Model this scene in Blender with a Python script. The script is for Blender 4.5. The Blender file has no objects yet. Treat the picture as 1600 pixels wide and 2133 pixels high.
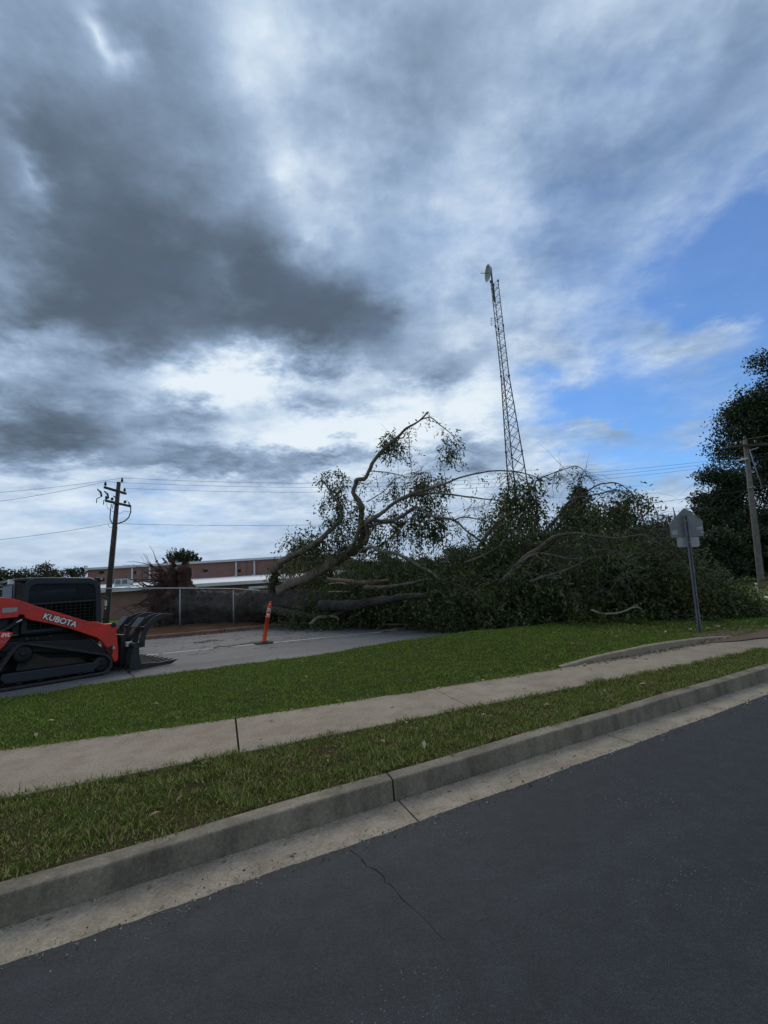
import bpy, bmesh, math, random
import numpy as np
from mathutils import Vector, Matrix, Euler

# ------------------------------------------------------------------ camera, sky, sun, exposure
sc = bpy.context.scene
F, PITCH, ROLL, EYE = 1000.0, math.radians(8.1), math.radians(3.4), 1.55   # focal length in photo pixels (1600 wide)
_f = Vector((0, math.cos(PITCH), math.sin(PITCH)))
_u = Vector((0, -math.sin(PITCH), math.cos(PITCH)))
CR = Vector((1, 0, 0)) * math.cos(ROLL) - _u * math.sin(ROLL)
CU = _u * math.cos(ROLL) + Vector((1, 0, 0)) * math.sin(ROLL)
EYEP = Vector((0, 0, EYE))
cam = bpy.data.objects.new('camera', bpy.data.cameras.new('camera'))
sc.collection.objects.link(cam)
cam.matrix_world = Matrix(((CR.x, CU.x, -_f.x, 0), (CR.y, CU.y, -_f.y, 0), (CR.z, CU.z, -_f.z, EYE), (0, 0, 0, 1)))
cam.data.sensor_fit = 'HORIZONTAL'
cam.data.sensor_width = 36.0
cam.data.lens = 36.0 * F / 1600.0
cam.data.clip_start = 0.05
cam.data.clip_end = 3000
sc.camera = cam
sc.view_settings.view_transform = 'Standard'
sc.view_settings.look = 'None'
sc.view_settings.exposure = 0.0
sc.view_settings.gamma = 1.0

SUN_AZ, SUN_EL = math.radians(-14), math.radians(38)      # azimuth from +Y towards +X, behind the cloud bank
sun = bpy.data.objects.new('sun', bpy.data.lights.new('sun', 'SUN'))
sun.data.energy = 1.45
sun.data.angle = math.radians(35)
sun.data.color = (1.0, 0.86, 0.68)
sdir = Vector((math.sin(SUN_AZ) * math.cos(SUN_EL), math.cos(SUN_AZ) * math.cos(SUN_EL), math.sin(SUN_EL)))
sun.rotation_euler = (-sdir).to_track_quat('-Z', 'Y').to_euler()
sun.location = sdir * 50
sc.collection.objects.link(sun)

# cloud masses: direction, orientation, size (unit sphere), weight
DARK = [(0.502,0.778,0.378,-1.167,0.281,-0.456,0.145,0.064,0.2),(0.371,0.835,0.406,-1.141,0.218,-0.319,0.16,0.068,0.12),(-0.358,0.745,0.563,-0.963,-0.171,0.33,0.344,0.208,0.52),(-0.449,0.582,0.678,-0.778,-0.312,0.355,0.237,0.252,0.36),(-0.124,0.854,0.506,-1.036,0.127,0.219,0.21,0.096,0.42),(-0.553,0.781,0.29,-1.269,-0.224,0.546,0.218,0.081,0.62),(-0.56,0.707,0.432,-1.111,-0.236,0.554,0.171,0.111,0.35),(-0.274,0.565,0.778,-0.654,-0.197,0.201,0.13,0.103,0.25),(-0.139,0.914,0.382,-1.177,-0.079,0.118,0.144,0.042,0.33),(-0.338,0.882,0.329,-1.235,-0.06,0.345,0.096,0.05,0.3),(-0.112,0.961,0.255,-1.313,0.029,0.123,0.148,0.039,0.42),(-0.281,0.93,0.238,-1.331,-0.01,0.291,0.13,0.043,0.3),(-0.417,0.875,0.247,-1.321,-0.05,0.432,0.143,0.031,0.2),(-0.213,0.785,0.582,-0.937,0.187,0.401,0.181,0.124,0.25),(-0.051,0.857,0.513,-1.032,0.021,0.072,0.129,0.078,0.25),(-0.404,0.791,0.46,-1.087,-0.151,0.394,0.209,0.065,0.2),(0.113,0.638,0.762,-0.67,0.238,0.114,0.17,0.165,0.2),(0.42,0.649,0.635,-0.833,0.337,-0.283,0.169,0.213,0.15),(0.305,0.772,0.558,-0.962,0.224,-0.222,0.15,0.068,0.15),(0.518,0.549,0.656,-0.758,0.444,-0.331,0.097,0.139,0.18),(0.112,0.91,0.4,-1.157,0.098,-0.08,0.114,0.037,0.2),(0.051,0.855,0.516,-1.028,0.073,-0.015,0.073,0.034,0.25),(0.182,0.953,0.24,-1.327,0.103,-0.164,0.114,0.039,0.3),(-0.489,0.724,0.487,-1.048,-0.223,0.467,0.14,0.198,0.1)]
BRIGHT = [(-0.13,0.608,0.783,-0.671,0.005,0.218,0.076,0.062,0.14),(-0.182,0.634,0.752,-0.72,-0.018,0.258,0.049,0.042,0.12),(-0.148,0.705,0.694,-0.793,0.148,0.351,0.06,0.057,0.24),(-0.358,0.549,0.755,-0.579,-0.445,-0.005,0.026,0.057,0.3),(-0.279,0.874,0.399,-1.155,-0.157,0.24,0.237,0.062,0.42),(-0.067,0.944,0.323,-1.241,0.033,0.083,0.323,0.107,0.38),(-0.28,0.778,0.563,-0.968,-0.119,0.263,0.074,0.047,0.22),(-0.106,0.77,0.629,-0.89,-0.027,0.115,0.093,0.06,0.2),(-0.556,0.724,0.408,-1.14,-0.215,0.557,0.098,0.037,0.15),(-0.266,0.942,0.205,-1.364,0.004,0.276,0.484,0.058,0.12),(-0.448,0.885,0.131,-1.439,-0.0,0.468,0.436,0.071,0.12),(-0.498,0.605,0.621,-0.857,-0.323,0.42,0.035,0.073,0.25),(0.407,0.815,0.412,-1.132,0.24,-0.352,0.116,0.066,0.1),(0.213,0.744,0.633,-0.872,0.178,-0.131,0.144,0.116,0.12),(-0.334,0.578,0.744,-0.699,-0.238,0.251,0.038,0.048,0.12)]
BLUE = [(0.616,0.677,0.403,-1.148,0.193,-0.651,0.406,0.409,0.75),(0.59,0.686,0.426,-1.128,0.098,-0.664,0.173,0.125,0.55),(0.406,0.865,0.295,-1.265,0.192,-0.379,0.189,0.125,0.85),(0.553,0.812,0.185,-1.382,0.192,-0.561,0.212,0.075,0.6),(0.603,0.625,0.496,-0.991,0.437,-0.498,0.128,0.114,0.3),(0.458,0.773,0.439,-1.096,0.283,-0.393,0.184,0.118,0.3),(0.383,0.599,0.704,-0.733,0.328,-0.226,0.163,0.089,0.2),(0.158,0.777,0.609,-0.909,0.138,-0.093,0.344,0.203,0.25),(-0.447,0.883,0.14,-1.43,-0.005,0.468,0.531,0.054,0.2)]
PUFF = [(0.496,0.781,0.38,-1.165,0.278,-0.449,0.106,0.052,0.6),(0.559,0.741,0.371,-1.169,0.315,-0.515,0.058,0.038,0.45),(0.429,0.871,0.238,-1.326,0.176,-0.413,0.134,0.03,0.7),(0.393,0.855,0.339,-1.119,0.682,-0.135,0.078,0.041,0.35),(0.541,0.807,0.235,-1.327,0.219,-0.536,0.062,0.028,0.4),(0.333,0.861,0.384,-1.169,0.192,-0.289,0.101,0.053,0.3)]

def make_world():
    w = bpy.data.worlds.new('World'); sc.world = w; w.use_nodes = True
    nt = w.node_tree; N = nt.nodes; L = nt.links
    for n_ in list(N): N.remove(n_)
    def nd(t, **k):
        n_ = N.new(t)
        for a, b in k.items(): setattr(n_, a, b)
        return n_
    def put(sock, v):
        if isinstance(v, (int, float, tuple)): sock.default_value = v
        else: L.new(v, sock)
    def m(op, a, b=0.0, c=None, clamp=False):
        n_ = nd('ShaderNodeMath', operation=op, use_clamp=clamp)
        put(n_.inputs[0], a); put(n_.inputs[1], b)
        if c is not None: put(n_.inputs[2], c)
        return n_.outputs[0]
    def vm(op, a, b, scale=None):
        n_ = nd('ShaderNodeVectorMath', operation=op)
        put(n_.inputs[0], a)
        if b is not None: put(n_.inputs[1], b)
        if scale is not None: n_.inputs['Scale'].default_value = scale
        return n_.outputs[0]
    def noise(vec, scale, detail=5, rough=.55, dist=0.0):
        n_ = nd('ShaderNodeTexNoise'); put(n_.inputs['Vector'], vec)
        n_.inputs['Scale'].default_value = scale; n_.inputs['Detail'].default_value = detail
        n_.inputs['Roughness'].default_value = rough; n_.inputs['Distortion'].default_value = dist
        return n_
    D = nd('ShaderNodeTexCoord').outputs['Generated']
    sep = nd('ShaderNodeSeparateXYZ'); L.new(D, sep.inputs[0])
    z = m('MAXIMUM', sep.outputs[2], 0.0)
    q = nd('ShaderNodeCombineXYZ')
    k = m('DIVIDE', 1.0, m('ADD', z, 0.16))
    put(q.inputs[0], m('MULTIPLY', sep.outputs[0], k)); put(q.inputs[1], m('MULTIPLY', sep.outputs[1], k))
    Q = q.outputs[0]
    w1 = vm('SCALE', vm('SUBTRACT', noise(Q, 1.3, 2).outputs['Color'], (.5, .5, .5)), None, WARP1)
    w2 = vm('SCALE', vm('SUBTRACT', noise(Q, 4.5, 4, .66).outputs['Color'], (.5, .5, .5)), None, WARP2)
    DW = vm('ADD', vm('ADD', D, w1), w2)
    def blobs(rows, start):
        acc = start
        for (cx, cy, cz, ex, ey, ez, la, lb, wt) in rows:
            mp = nd('ShaderNodeMapping', vector_type='TEXTURE')
            L.new(DW, mp.inputs['Vector'])
            mp.inputs['Location'].default_value = (cx, cy, cz)
            mp.inputs['Rotation'].default_value = (ex, ey, ez)
            mp.inputs['Scale'].default_value = (la * 1.35, lb * 1.35, 0.9)
            g = nd('ShaderNodeTexGradient', gradient_type='QUADRATIC_SPHERE')
            L.new(mp.outputs[0], g.inputs[0])
            s = m('POWER', g.outputs['Fac'], 0.8)
            acc = m('MULTIPLY_ADD', s, wt * 1.25, acc)
        return acc
    mr = nd('ShaderNodeMapRange', interpolation_type='SMOOTHSTEP'); put(mr.inputs[0], z); mr.inputs[1].default_value = .04; mr.inputs[2].default_value = .26; mr.inputs[3].default_value = .25
    fade = mr.outputs[0]
    nA = noise(Q, 1.1, 4, .56, .4).outputs['Fac']
    nB = noise(Q, 3.4, 5, .62, 0).outputs['Fac']
    dk = blobs(DARK, m('MULTIPLY_ADD', m('MULTIPLY', m('SUBTRACT', nA, .5), fade), 1.15, BASE))
    dk = blobs([(*r[:8], -r[8]) for r in BRIGHT], dk)
    nBf = m('MULTIPLY', m('SUBTRACT', nB, .5), fade)
    dk = m('MULTIPLY_ADD', nBf, .60, dk)
    nC = noise(Q, 9.0, 5, .65).outputs['Fac']
    dk = m('MULTIPLY_ADD', m('MULTIPLY', m('SUBTRACT', nC, .5), fade), .32, dk)
    ramp = nd('ShaderNodeValToRGB'); L.new(dk, ramp.inputs[0])
    cr = ramp.color_ramp
    cr.interpolation = 'B_SPLINE'
    cols = [(0.0, (.82, .90, .96)), (.14, (.64, .76, .89)), (.34, (.345, .47, .655)), (.56, (.20, .28, .395)), (.78, (.122, .168, .232)), (1.0, (.088, .120, .168))]
    cr.elements[0].position = 0; cr.elements[1].position = 1
    for p_, c_ in cols[1:-1]: cr.elements.new(p_)
    for e_, (p_, c_) in zip(cr.elements, cols): e_.position = p_; e_.color = (*c_, 1)
    sky = nd('ShaderNodeTexSky', sky_type='NISHITA')
    sky.sun_disc = False; sky.sun_elevation = SUN_EL; sky.sun_rotation = SUN_AZ
    sky.air_density = 1.0; sky.dust_density = 0.2; sky.ozone_density = 3.0
    bl = blobs(BLUE, m('MULTIPLY', m('SUBTRACT', nA, .5), .5))
    bl = blobs([(*r[:8], -r[8]) for r in PUFF], bl)
    bl = m('MULTIPLY_ADD', nBf, .55, bl, True)
    sm = nd('ShaderNodeMapRange', interpolation_type='SMOOTHSTEP'); put(sm.inputs[0], bl); sm.inputs[1].default_value = 0.0; sm.inputs[2].default_value = 1.0; sm.inputs[4].default_value = .92
    bl = sm.outputs[0]
    skyb = vm('MULTIPLY', sky.outputs[0], SKYTINT)
    cl = vm('SCALE', ramp.outputs[0], None, 10.0)
    mix = nd('ShaderNodeMix', data_type='RGBA')
    put(mix.inputs['Factor'], bl); L.new(cl, mix.inputs['A']); L.new(skyb, mix.inputs['B'])
    bg = nd('ShaderNodeBackground'); L.new(mix.outputs['Result'], bg.inputs[0]); bg.inputs[1].default_value = 0.1
    out = nd('ShaderNodeOutputWorld'); L.new(bg.outputs[0], out.inputs[0])
WARP1, WARP2, BASE, SKYTINT = 0.15, 0.15, 0.29, (0.64, 0.95, 1.30)
make_world()
sc.world.cycles.sampling_method = 'MANUAL'
sc.world.cycles.sample_map_resolution = 256

# ------------------------------------------------------------------ helpers
COL = sc.collection
rng = np.random.default_rng(7)
random.seed(7)

def ray(px, py):
    return _f * F + CR * (px - 800.0) + CU * (1066.5 - py)
def at(px, py, y):
    v = ray(px, py); return EYEP + v * (y / v.y)
def onz(px, py, z):
    v = ray(px, py); return EYEP + v * ((z - EYE) / v.z)
AX = math.radians(19.0)
CA, SA = math.cos(AX), math.sin(AX)
def st(s, t, z=0.0):
    return Vector((s * CA - t * SA, s * SA + t * CA, z))
def to_st(p):
    return p.x * CA + p.y * SA, -p.x * SA + p.y * CA
def on_t(px, py, t):
    v = ray(px, py); k = t / (-v.x * SA + v.y * CA); return EYEP + v * k

def tag(o, label=None, cat=None, group=None, kind=None):
    if label: o['label'] = label
    if cat: o['category'] = cat
    if group: o['group'] = group
    if kind: o['kind'] = kind
    return o
def thing(name, loc, rotz=0.0, label=None, cat=None, group=None, kind=None):
    e = bpy.data.objects.new(name, None)
    e.empty_display_size = 0.2
    e.location = loc; e.rotation_euler = (0, 0, rotz)
    COL.objects.link(e)
    e['_m'] = 0
    del e['_m']
    return tag(e, label, cat, group, kind)
def inv_of(e):
    m_ = Matrix.Identity(4)
    while e is not None:
        m_ = (Matrix.Translation(e.location) @ e.rotation_euler.to_matrix().to_4x4()) @ m_
        e = e.parent
    return m_.inverted()

def link_mesh(name, me, mat, parent=None, local=False):
    o = bpy.data.objects.new(name, me)
    COL.objects.link(o)
    if mat: me.materials.append(mat)
    if parent is not None:
        if not local: me.transform(inv_of(parent))
        o.parent = parent
    return o

class MB:
    def __init__(s): s.v = []; s.f = []; s.sm = []
    def add(s, vs, fs, smooth=False):
        b = len(s.v); s.v += [tuple(v) for v in vs]
        for f in fs: s.f.append(tuple(i + b for i in f)); s.sm.append(smooth)
    def box(s, c, size, R=None):
        c = Vector(c); hx, hy, hz = size[0] / 2, size[1] / 2, size[2] / 2
        vs = []
        for x, y, z in ((-1,-1,-1),(1,-1,-1),(1,1,-1),(-1,1,-1),(-1,-1,1),(1,-1,1),(1,1,1),(-1,1,1)):
            p = Vector((x * hx, y * hy, z * hz))
            if R is not None: p = R @ p
            vs.append(c + p)
        s.add(vs, [(0,3,2,1),(4,5,6,7),(0,1,5,4),(1,2,6,5),(2,3,7,6),(3,0,4,7)])
        return s
    def bar(s, p0, p1, w, h):
        p0, p1 = Vector(p0), Vector(p1); d = p1 - p0
        R = d.to_track_quat('X', 'Z').to_matrix()
        return s.box((p0 + p1) / 2, (d.length, w, h), R)
    def tube(s, pts, rad, n=8, cap=True):
        pts = [Vector(p) for p in pts]
        if isinstance(rad, (int, float)): rad = [rad] * len(pts)
        ref = None; rings = []
        for i, p in enumerate(pts):
            d = (pts[min(i + 1, len(pts) - 1)] - pts[max(i - 1, 0)]).normalized()
            if ref is None:
                ref = Vector((0, 0, 1)) if abs(d.z) < .9 else Vector((1, 0, 0))
            a = (ref - d * ref.dot(d)).normalized(); b = d.cross(a); ref = a
            rings.append([p + (a * math.cos(2 * math.pi * k / n) + b * math.sin(2 * math.pi * k / n)) * rad[i] for k in range(n)])
        vs = [v for r in rings for v in r]; fs = []
        for i in range(len(rings) - 1):
            for k in range(n):
                k2 = (k + 1) % n
                fs.append((i * n + k, i * n + k2, (i + 1) * n + k2, (i + 1) * n + k))
        s.add(vs, fs, n > 4)
        if cap:
            m_ = (len(rings) - 1) * n
            s.add(rings[0], [tuple(reversed(range(n)))]); s.add(rings[-1], [tuple(range(n))])
        return s
    def prism(s, poly, thick):
        poly = [Vector(p) for p in poly]; t = Vector(thick); n = len(poly)
        s.add(poly + [p + t for p in poly], [tuple(range(n)), tuple(reversed(range(n, 2 * n)))] + [(i, n + i, n + (i + 1) % n, (i + 1) % n) for i in range(n)])
        return s
    def ring(s, outer, inner, thick):
        o = [Vector(p) for p in outer]; i_ = [Vector(p) for p in inner]; t = Vector(thick); n = len(o)
        vs = o + i_ + [p + t for p in o] + [p + t for p in i_]; fs = []
        for k in range(n):
            j = (k + 1) % n
            fs += [(k, j, n + j, n + k), (2 * n + k, 3 * n + k, 3 * n + j, 2 * n + j), (k, 2 * n + k, 2 * n + j, j), (n + k, n + j, 3 * n + j, 3 * n + k)]
        s.add(vs, fs); return s
    def lathe(s, c, axis, prof, n=16):
        c = Vector(c); ax = Vector(axis).normalized()
        ref = Vector((0, 0, 1)) if abs(ax.z) < .9 else Vector((1, 0, 0))
        a = (ref - ax * ref.dot(ax)).normalized(); b = ax.cross(a)
        vs = []; fs = []
        for h, r in prof:
            for k in range(n):
                th = 2 * math.pi * k / n
                vs.append(c + ax * h + (a * math.cos(th) + b * math.sin(th)) * r)
        for i in range(len(prof) - 1):
            for k in range(n):
                k2 = (k + 1) % n
                fs.append((i * n + k, i * n + k2, (i + 1) * n + k2, (i + 1) * n + k))
        s.add(vs, fs, True)
        s.add(vs[:n], [tuple(reversed(range(n)))]); s.add(vs[-n:], [tuple(range(n))])
        return s
    def build(s, name, mat, parent=None, local=False, bevel=0.0, smooth=False):
        me = bpy.data.meshes.new(name)
        me.from_pydata(s.v, [], s.f)
        if any(s.sm) or smooth:
            me.polygons.foreach_set('use_smooth', [bool(x or smooth) for x in s.sm])
        bm = bmesh.new(); bm.from_mesh(me)
        bmesh.ops.remove_doubles(bm, verts=bm.verts, dist=1e-5)
        bmesh.ops.recalc_face_normals(bm, faces=bm.faces)
        bm.to_mesh(me); bm.free()
        o = link_mesh(name, me, mat, parent, local)
        if bevel:
            md = o.modifiers.new('bevel', 'BEVEL'); md.width = bevel; md.segments = 2; md.limit_method = 'ANGLE'; md.angle_limit = math.radians(40)
        return o

def quads(name, V, mat, parent=None):
    """V: (n,4,3) array of quads."""
    n = len(V); me = bpy.data.meshes.new(name)
    me.vertices.add(n * 4); me.vertices.foreach_set('co', np.ascontiguousarray(V, dtype=np.float32).ravel())
    me.loops.add(n * 4); me.loops.foreach_set('vertex_index', np.arange(n * 4, dtype=np.int32))
    me.polygons.add(n); me.polygons.foreach_set('loop_start', np.arange(0, n * 4, 4, dtype=np.int32))
    me.polygons.foreach_set('loop_total', np.full(n, 4, dtype=np.int32))
    me.update(calc_edges=True); me.validate()
    return link_mesh(name, me, mat, parent)

def unit(a):
    return a / np.maximum(np.linalg.norm(a, axis=-1, keepdims=True), 1e-9)
def leaf_quads(base, direc, length, width, fold=0.15):
    """kite leaves: base points, directions, per-leaf length and width arrays."""
    n = len(base); side = unit(np.cross(direc, unit(rng.normal(size=(n, 3)))))
    nor = np.cross(direc, side)
    L = length[:, None]; W = width[:, None]
    mid = base + direc * L * .45 - nor * L * fold * .5
    V = np.stack([base, mid + side * W / 2, base + direc * L - nor * L * fold, mid - side * W / 2], axis=1)
    return V

# ------------------------------------------------------------------ materials
def nodes(name):
    m_ = bpy.data.materials.new(name); m_.use_nodes = True
    nt = m_.node_tree; return m_, nt, nt.nodes, nt.links, nt.nodes['Principled BSDF']
def tex(N, L, kind, scale, detail=4, rough=.55, vec=None, **k):
    t = N.new(kind); t.inputs['Scale'].default_value = scale
    if 'Detail' in t.inputs: t.inputs['Detail'].default_value = detail
    if 'Roughness' in t.inputs: t.inputs['Roughness'].default_value = rough
    for a, b in k.items(): setattr(t, a, b)
    if vec is not None: L.new(vec, t.inputs['Vector'])
    return t
def rmp(N, L, src, stops):
    r = N.new('ShaderNodeValToRGB'); L.new(src, r.inputs[0]); cr = r.color_ramp
    while len(cr.elements) < len(stops): cr.elements.new(.5)
    for e, (p, c) in zip(cr.elements, stops):
        e.position = p; e.color = (*c, 1) if len(c) == 3 else c
    return r.outputs[0]
def mixc(N, L, fac, a, b, mode='MIX'):
    x = N.new('ShaderNodeMix'); x.data_type = 'RGBA'; x.blend_type = mode
    for s_, v in (('Factor', fac), ('A', a), ('B', b)):
        i = x.inputs[s_] if s_ == 'Factor' else [q for q in x.inputs if q.name == s_ and q.type == 'RGBA'][0]
        if hasattr(v, 'links'): L.new(v, i)
        else: i.default_value = v if not isinstance(v, tuple) or len(v) == 4 else (*v, 1)
    return [q for q in x.outputs if q.type == 'RGBA'][0]
def bump(N, L, P, h, strength, dist=.01):
    b = N.new('ShaderNodeBump'); b.inputs['Strength'].default_value = strength; b.inputs['Distance'].default_value = dist
    L.new(h, b.inputs['Height']); L.new(b.outputs[0], P.inputs['Normal'])

def mat(name, c1, c2=None, scale=2.0, rough=.75, bmp=0.0, bscale=30.0, metal=0.0, spec=.4, fine=0.0, fscale=60.0, bdist=.01):
    m_, nt, N, L, P = nodes(name)
    P.inputs['Roughness'].default_value = rough; P.inputs['Metallic'].default_value = metal
    P.inputs['Specular IOR Level'].default_value = spec
    pos = N.new('ShaderNodeNewGeometry').outputs['Position']
    c2 = c2 or tuple(x * .7 for x in c1)
    n1 = tex(N, L, 'ShaderNodeTexNoise', scale, 6, .6, pos)
    col = rmp(N, L, n1.outputs['Fac'], [(.32, c1), (.68, c2)])
    if fine:
        n2 = tex(N, L, 'ShaderNodeTexNoise', fscale, 3, .6, pos)
        g = rmp(N, L, n2.outputs['Fac'], [(.3, (1 - fine,) * 3), (.7, (1 + fine,) * 3)])
        col = mixc(N, L, 1.0, col, g, 'MULTIPLY')
    L.new(col, P.inputs['Base Color'])
    if bmp:
        n3 = tex(N, L, 'ShaderNodeTexNoise', bscale, 4, .6, pos)
        bump(N, L, P, n3.outputs['Fac'], bmp, bdist)
    return m_

def leafmat(name, cols, trans=.25, rough=.6, patch=None):
    m_, nt, N, L, P = nodes(name)
    g = N.new('ShaderNodeNewGeometry')
    n_ = len(cols)
    col = rmp(N, L, g.outputs['Random Per Island'], [((i + .5) / n_, c) for i, c in enumerate(cols)])
    if patch:
        nz = tex(N, L, 'ShaderNodeTexNoise', patch[0], 3, .6, g.outputs['Position'])
        f_ = rmp(N, L, nz.outputs['Fac'], [(patch[2], (0, 0, 0)), (patch[2] + .2, (1, 1, 1))])
        col = mixc(N, L, f_, col, patch[1], 'MIX')
    L.new(col, P.inputs['Base Color']); P.inputs['Roughness'].default_value = rough
    P.inputs['Specular IOR Level'].default_value = .25
    tr = N.new('ShaderNodeBsdfTranslucent'); L.new(col, tr.inputs[0])
    mx = N.new('ShaderNodeMixShader'); mx.inputs[0].default_value = trans
    L.new(P.outputs[0], mx.inputs[1]); L.new(tr.outputs[0], mx.inputs[2])
    L.new(mx.outputs[0], N['Material Output'].inputs[0])
    return m_

def asphalt(name, dark, light, speck, patchy=.25, rough=.82):
    m_, nt, N, L, P = nodes(name)
    pos = N.new('ShaderNodeNewGeometry').outputs['Position']
    big = tex(N, L, 'ShaderNodeTexNoise', .5, 5, .6, pos)
    col = rmp(N, L, big.outputs['Fac'], [(.3, dark), (.7, light)])
    med = tex(N, L, 'ShaderNodeTexNoise', 7, 5, .65, pos)
    col = mixc(N, L, 1.0, col, rmp(N, L, med.outputs['Fac'], [(.3, (1 - patchy,) * 3), (.7, (1 + patchy,) * 3)]), 'MULTIPLY')
    agg = tex(N, L, 'ShaderNodeTexVoronoi', 150, 0, 0, pos)
    col = mixc(N, L, 1.0, col, rmp(N, L, agg.outputs['Distance'], [(.05, (1.7,) * 3), (.5, (.68,) * 3)]), 'MULTIPLY')
    gr = tex(N, L, 'ShaderNodeTexNoise', 55, 4, .8, pos)
    col = mixc(N, L, 1.0, col, rmp(N, L, gr.outputs['Fac'], [(.3, (.6,) * 3), (.7, (1.45,) * 3)]), 'MULTIPLY')
    mpw = N.new('ShaderNodeMapping'); mpw.vector_type = 'TEXTURE'; mpw.inputs['Rotation'].default_value = (0, 0, math.radians(28)); mpw.inputs['Scale'].default_value = (9.0, .7, 1); L.new(pos, mpw.inputs[0])
    wear = tex(N, L, 'ShaderNodeTexNoise', 1.0, 4, .6, mpw.outputs[0])
    col = mixc(N, L, 1.0, col, rmp(N, L, wear.outputs['Fac'], [(.3, (.78,) * 3), (.7, (1.28,) * 3)]), 'MULTIPLY')
    # pale aggregate chips, thicker in the wheel paths
    ch = tex(N, L, 'ShaderNodeTexVoronoi', 60, 0, 0, pos)
    wh = tex(N, L, 'ShaderNodeTexNoise', .9, 4, .6, pos)
    size = rmp(N, L, wh.outputs['Fac'], [(.40, (.0,) * 3), (.70, (.24,) * 3)])
    rnd = N.new('ShaderNodeSeparateColor'); L.new(ch.outputs['Color'], rnd.inputs[0])
    lt = N.new('ShaderNodeMath'); lt.operation = 'LESS_THAN'
    L.new(ch.outputs['Distance'], lt.inputs[0]); L.new(size, lt.inputs[1])
    gt = N.new('ShaderNodeMath'); gt.operation = 'GREATER_THAN'; L.new(rnd.outputs[0], gt.inputs[0]); gt.inputs[1].default_value = .6
    mu = N.new('ShaderNodeMath'); mu.operation = 'MULTIPLY'; L.new(lt.outputs[0], mu.inputs[0]); L.new(gt.outputs[0], mu.inputs[1])
    col = mixc(N, L, mu.outputs[0], col, speck)
    # dark tar spots and scuffs
    sp = tex(N, L, 'ShaderNodeTexNoise', 3.1, 3, .5, pos)
    col = mixc(N, L, rmp(N, L, sp.outputs['Fac'], [(.70, (0, 0, 0)), (.76, (.55,) * 3)]), col, tuple(x * .5 for x in dark))
    L.new(col, P.inputs['Base Color']); P.inputs['Roughness'].default_value = rough
    P.inputs['Specular IOR Level'].default_value = .35
    bump(N, L, P, agg.outputs['Distance'], .35, .004)
    return m_

def concrete(name, c1, c2, stain, stain_amt=.6, streak=False, chips=.22):
    m_, nt, N, L, P = nodes(name)
    pos = N.new('ShaderNodeNewGeometry').outputs['Position']
    a = tex(N, L, 'ShaderNodeTexNoise', 1.3, 6, .62, pos)
    col = rmp(N, L, a.outputs['Fac'], [(.3, c1), (.7, c2)])
    b_ = tex(N, L, 'ShaderNodeTexNoise', 4.5, 6, .65, pos)
    if streak:
        mp = N.new('ShaderNodeMapping'); mp.inputs['Scale'].default_value = (5, 5, 2.2); L.new(pos, mp.inputs[0])
        b_ = tex(N, L, 'ShaderNodeTexNoise', 1.0, 5, .6, mp.outputs[0])
    col = mixc(N, L, rmp(N, L, b_.outputs['Fac'], [(.42, (0, 0, 0)), (.72, (stain_amt,) * 3)]), col, stain)
    c_ = tex(N, L, 'ShaderNodeTexNoise', 48, 5, .85, pos)
    col = mixc(N, L, 1.0, col, rmp(N, L, c_.outputs['Fac'], [(.3, (.62,) * 3), (.7, (1.38,) * 3)]), 'MULTIPLY')
    v = tex(N, L, 'ShaderNodeTexVoronoi', 130, 0, 0, pos)
    rs = N.new('ShaderNodeSeparateColor'); L.new(v.outputs['Color'], rs.inputs[0])
    col = mixc(N, L, rmp(N, L, rs.outputs[1], [(.90, (0, 0, 0)), (.94, (chips,) * 3)]), col, (.42, .38, .31))
    L.new(col, P.inputs['Base Color']); P.inputs['Roughness'].default_value = .88
    P.inputs['Specular IOR Level'].default_value = .25
    bump(N, L, P, c_.outputs['Fac'], .35, .006)
    return m_

M = {}
M['road'] = asphalt('road_asphalt', (.0165, .0205, .0245), (.0235, .0285, .034), (.17, .17, .17))
M['lot'] = asphalt('worn_asphalt', (.10, .10, .105), (.145, .145, .15), (.32, .32, .31), .18)
M['gutter'] = concrete('gutter_concrete', (.31, .262, .20), (.23, .195, .148), (.12, .098, .07), .7)
M['kerb'] = concrete('kerb_concrete', (.235, .20, .15), (.15, .127, .095), (.058, .049, .037), .8, True, 0.06)
M['walk'] = concrete('sidewalk_concrete', (.29, .245, .185), (.225, .183, .136), (.155, .11, .075), .65)
M['redkerb'] = concrete('stained_kerb', (.20, .12, .085), (.15, .09, .065), (.08, .05, .04), .6)
M['soil'] = mat('soil', (.060, .043, .024), (.035, .030, .014), 6, 1.0, .5, 40, fine=.5, spec=.02)
M['lawnsoil'] = mat('lawn_thatch', (.036, .052, .012), (.028, .034, .011), 5, 1.0, .5, 40, fine=.5, spec=.02)
M['ground'] = mat('far_grass', (.075, .11, .025), (.10, .115, .035), 1.1, 1.0, .3, 20, fine=.35, fscale=18, spec=.02)
M['mulch'] = mat('pine_straw', (.10, .055, .032), (.06, .035, .022), 3, 1.0, .8, 25, fine=.5, fscale=30, spec=.02)
M['clay'] = mat('red_clay', (.14, .08, .054), (.10, .062, .044), 3, .95, .5, 30, fine=.25)
M['grass'] = leafmat('grass_blades', [(.052, .090, .011), (.090, .145, .018), (.145, .195, .03), (.20, .215, .05), (.36, .31, .13)], .2, .7, (1.6, (.14, .14, .045), .62))
M['lawn'] = leafmat('lawn_blades', [(.062, .115, .012), (.105, .178, .02), (.155, .225, .03), (.24, .265, .06)], .2, .7, (.9, (.13, .15, .035), .56))
M['litter'] = leafmat('dry_leaves', [(.20, .13, .07), (.30, .22, .13), (.13, .08, .045), (.38, .31, .2)], .1, .8)
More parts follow.
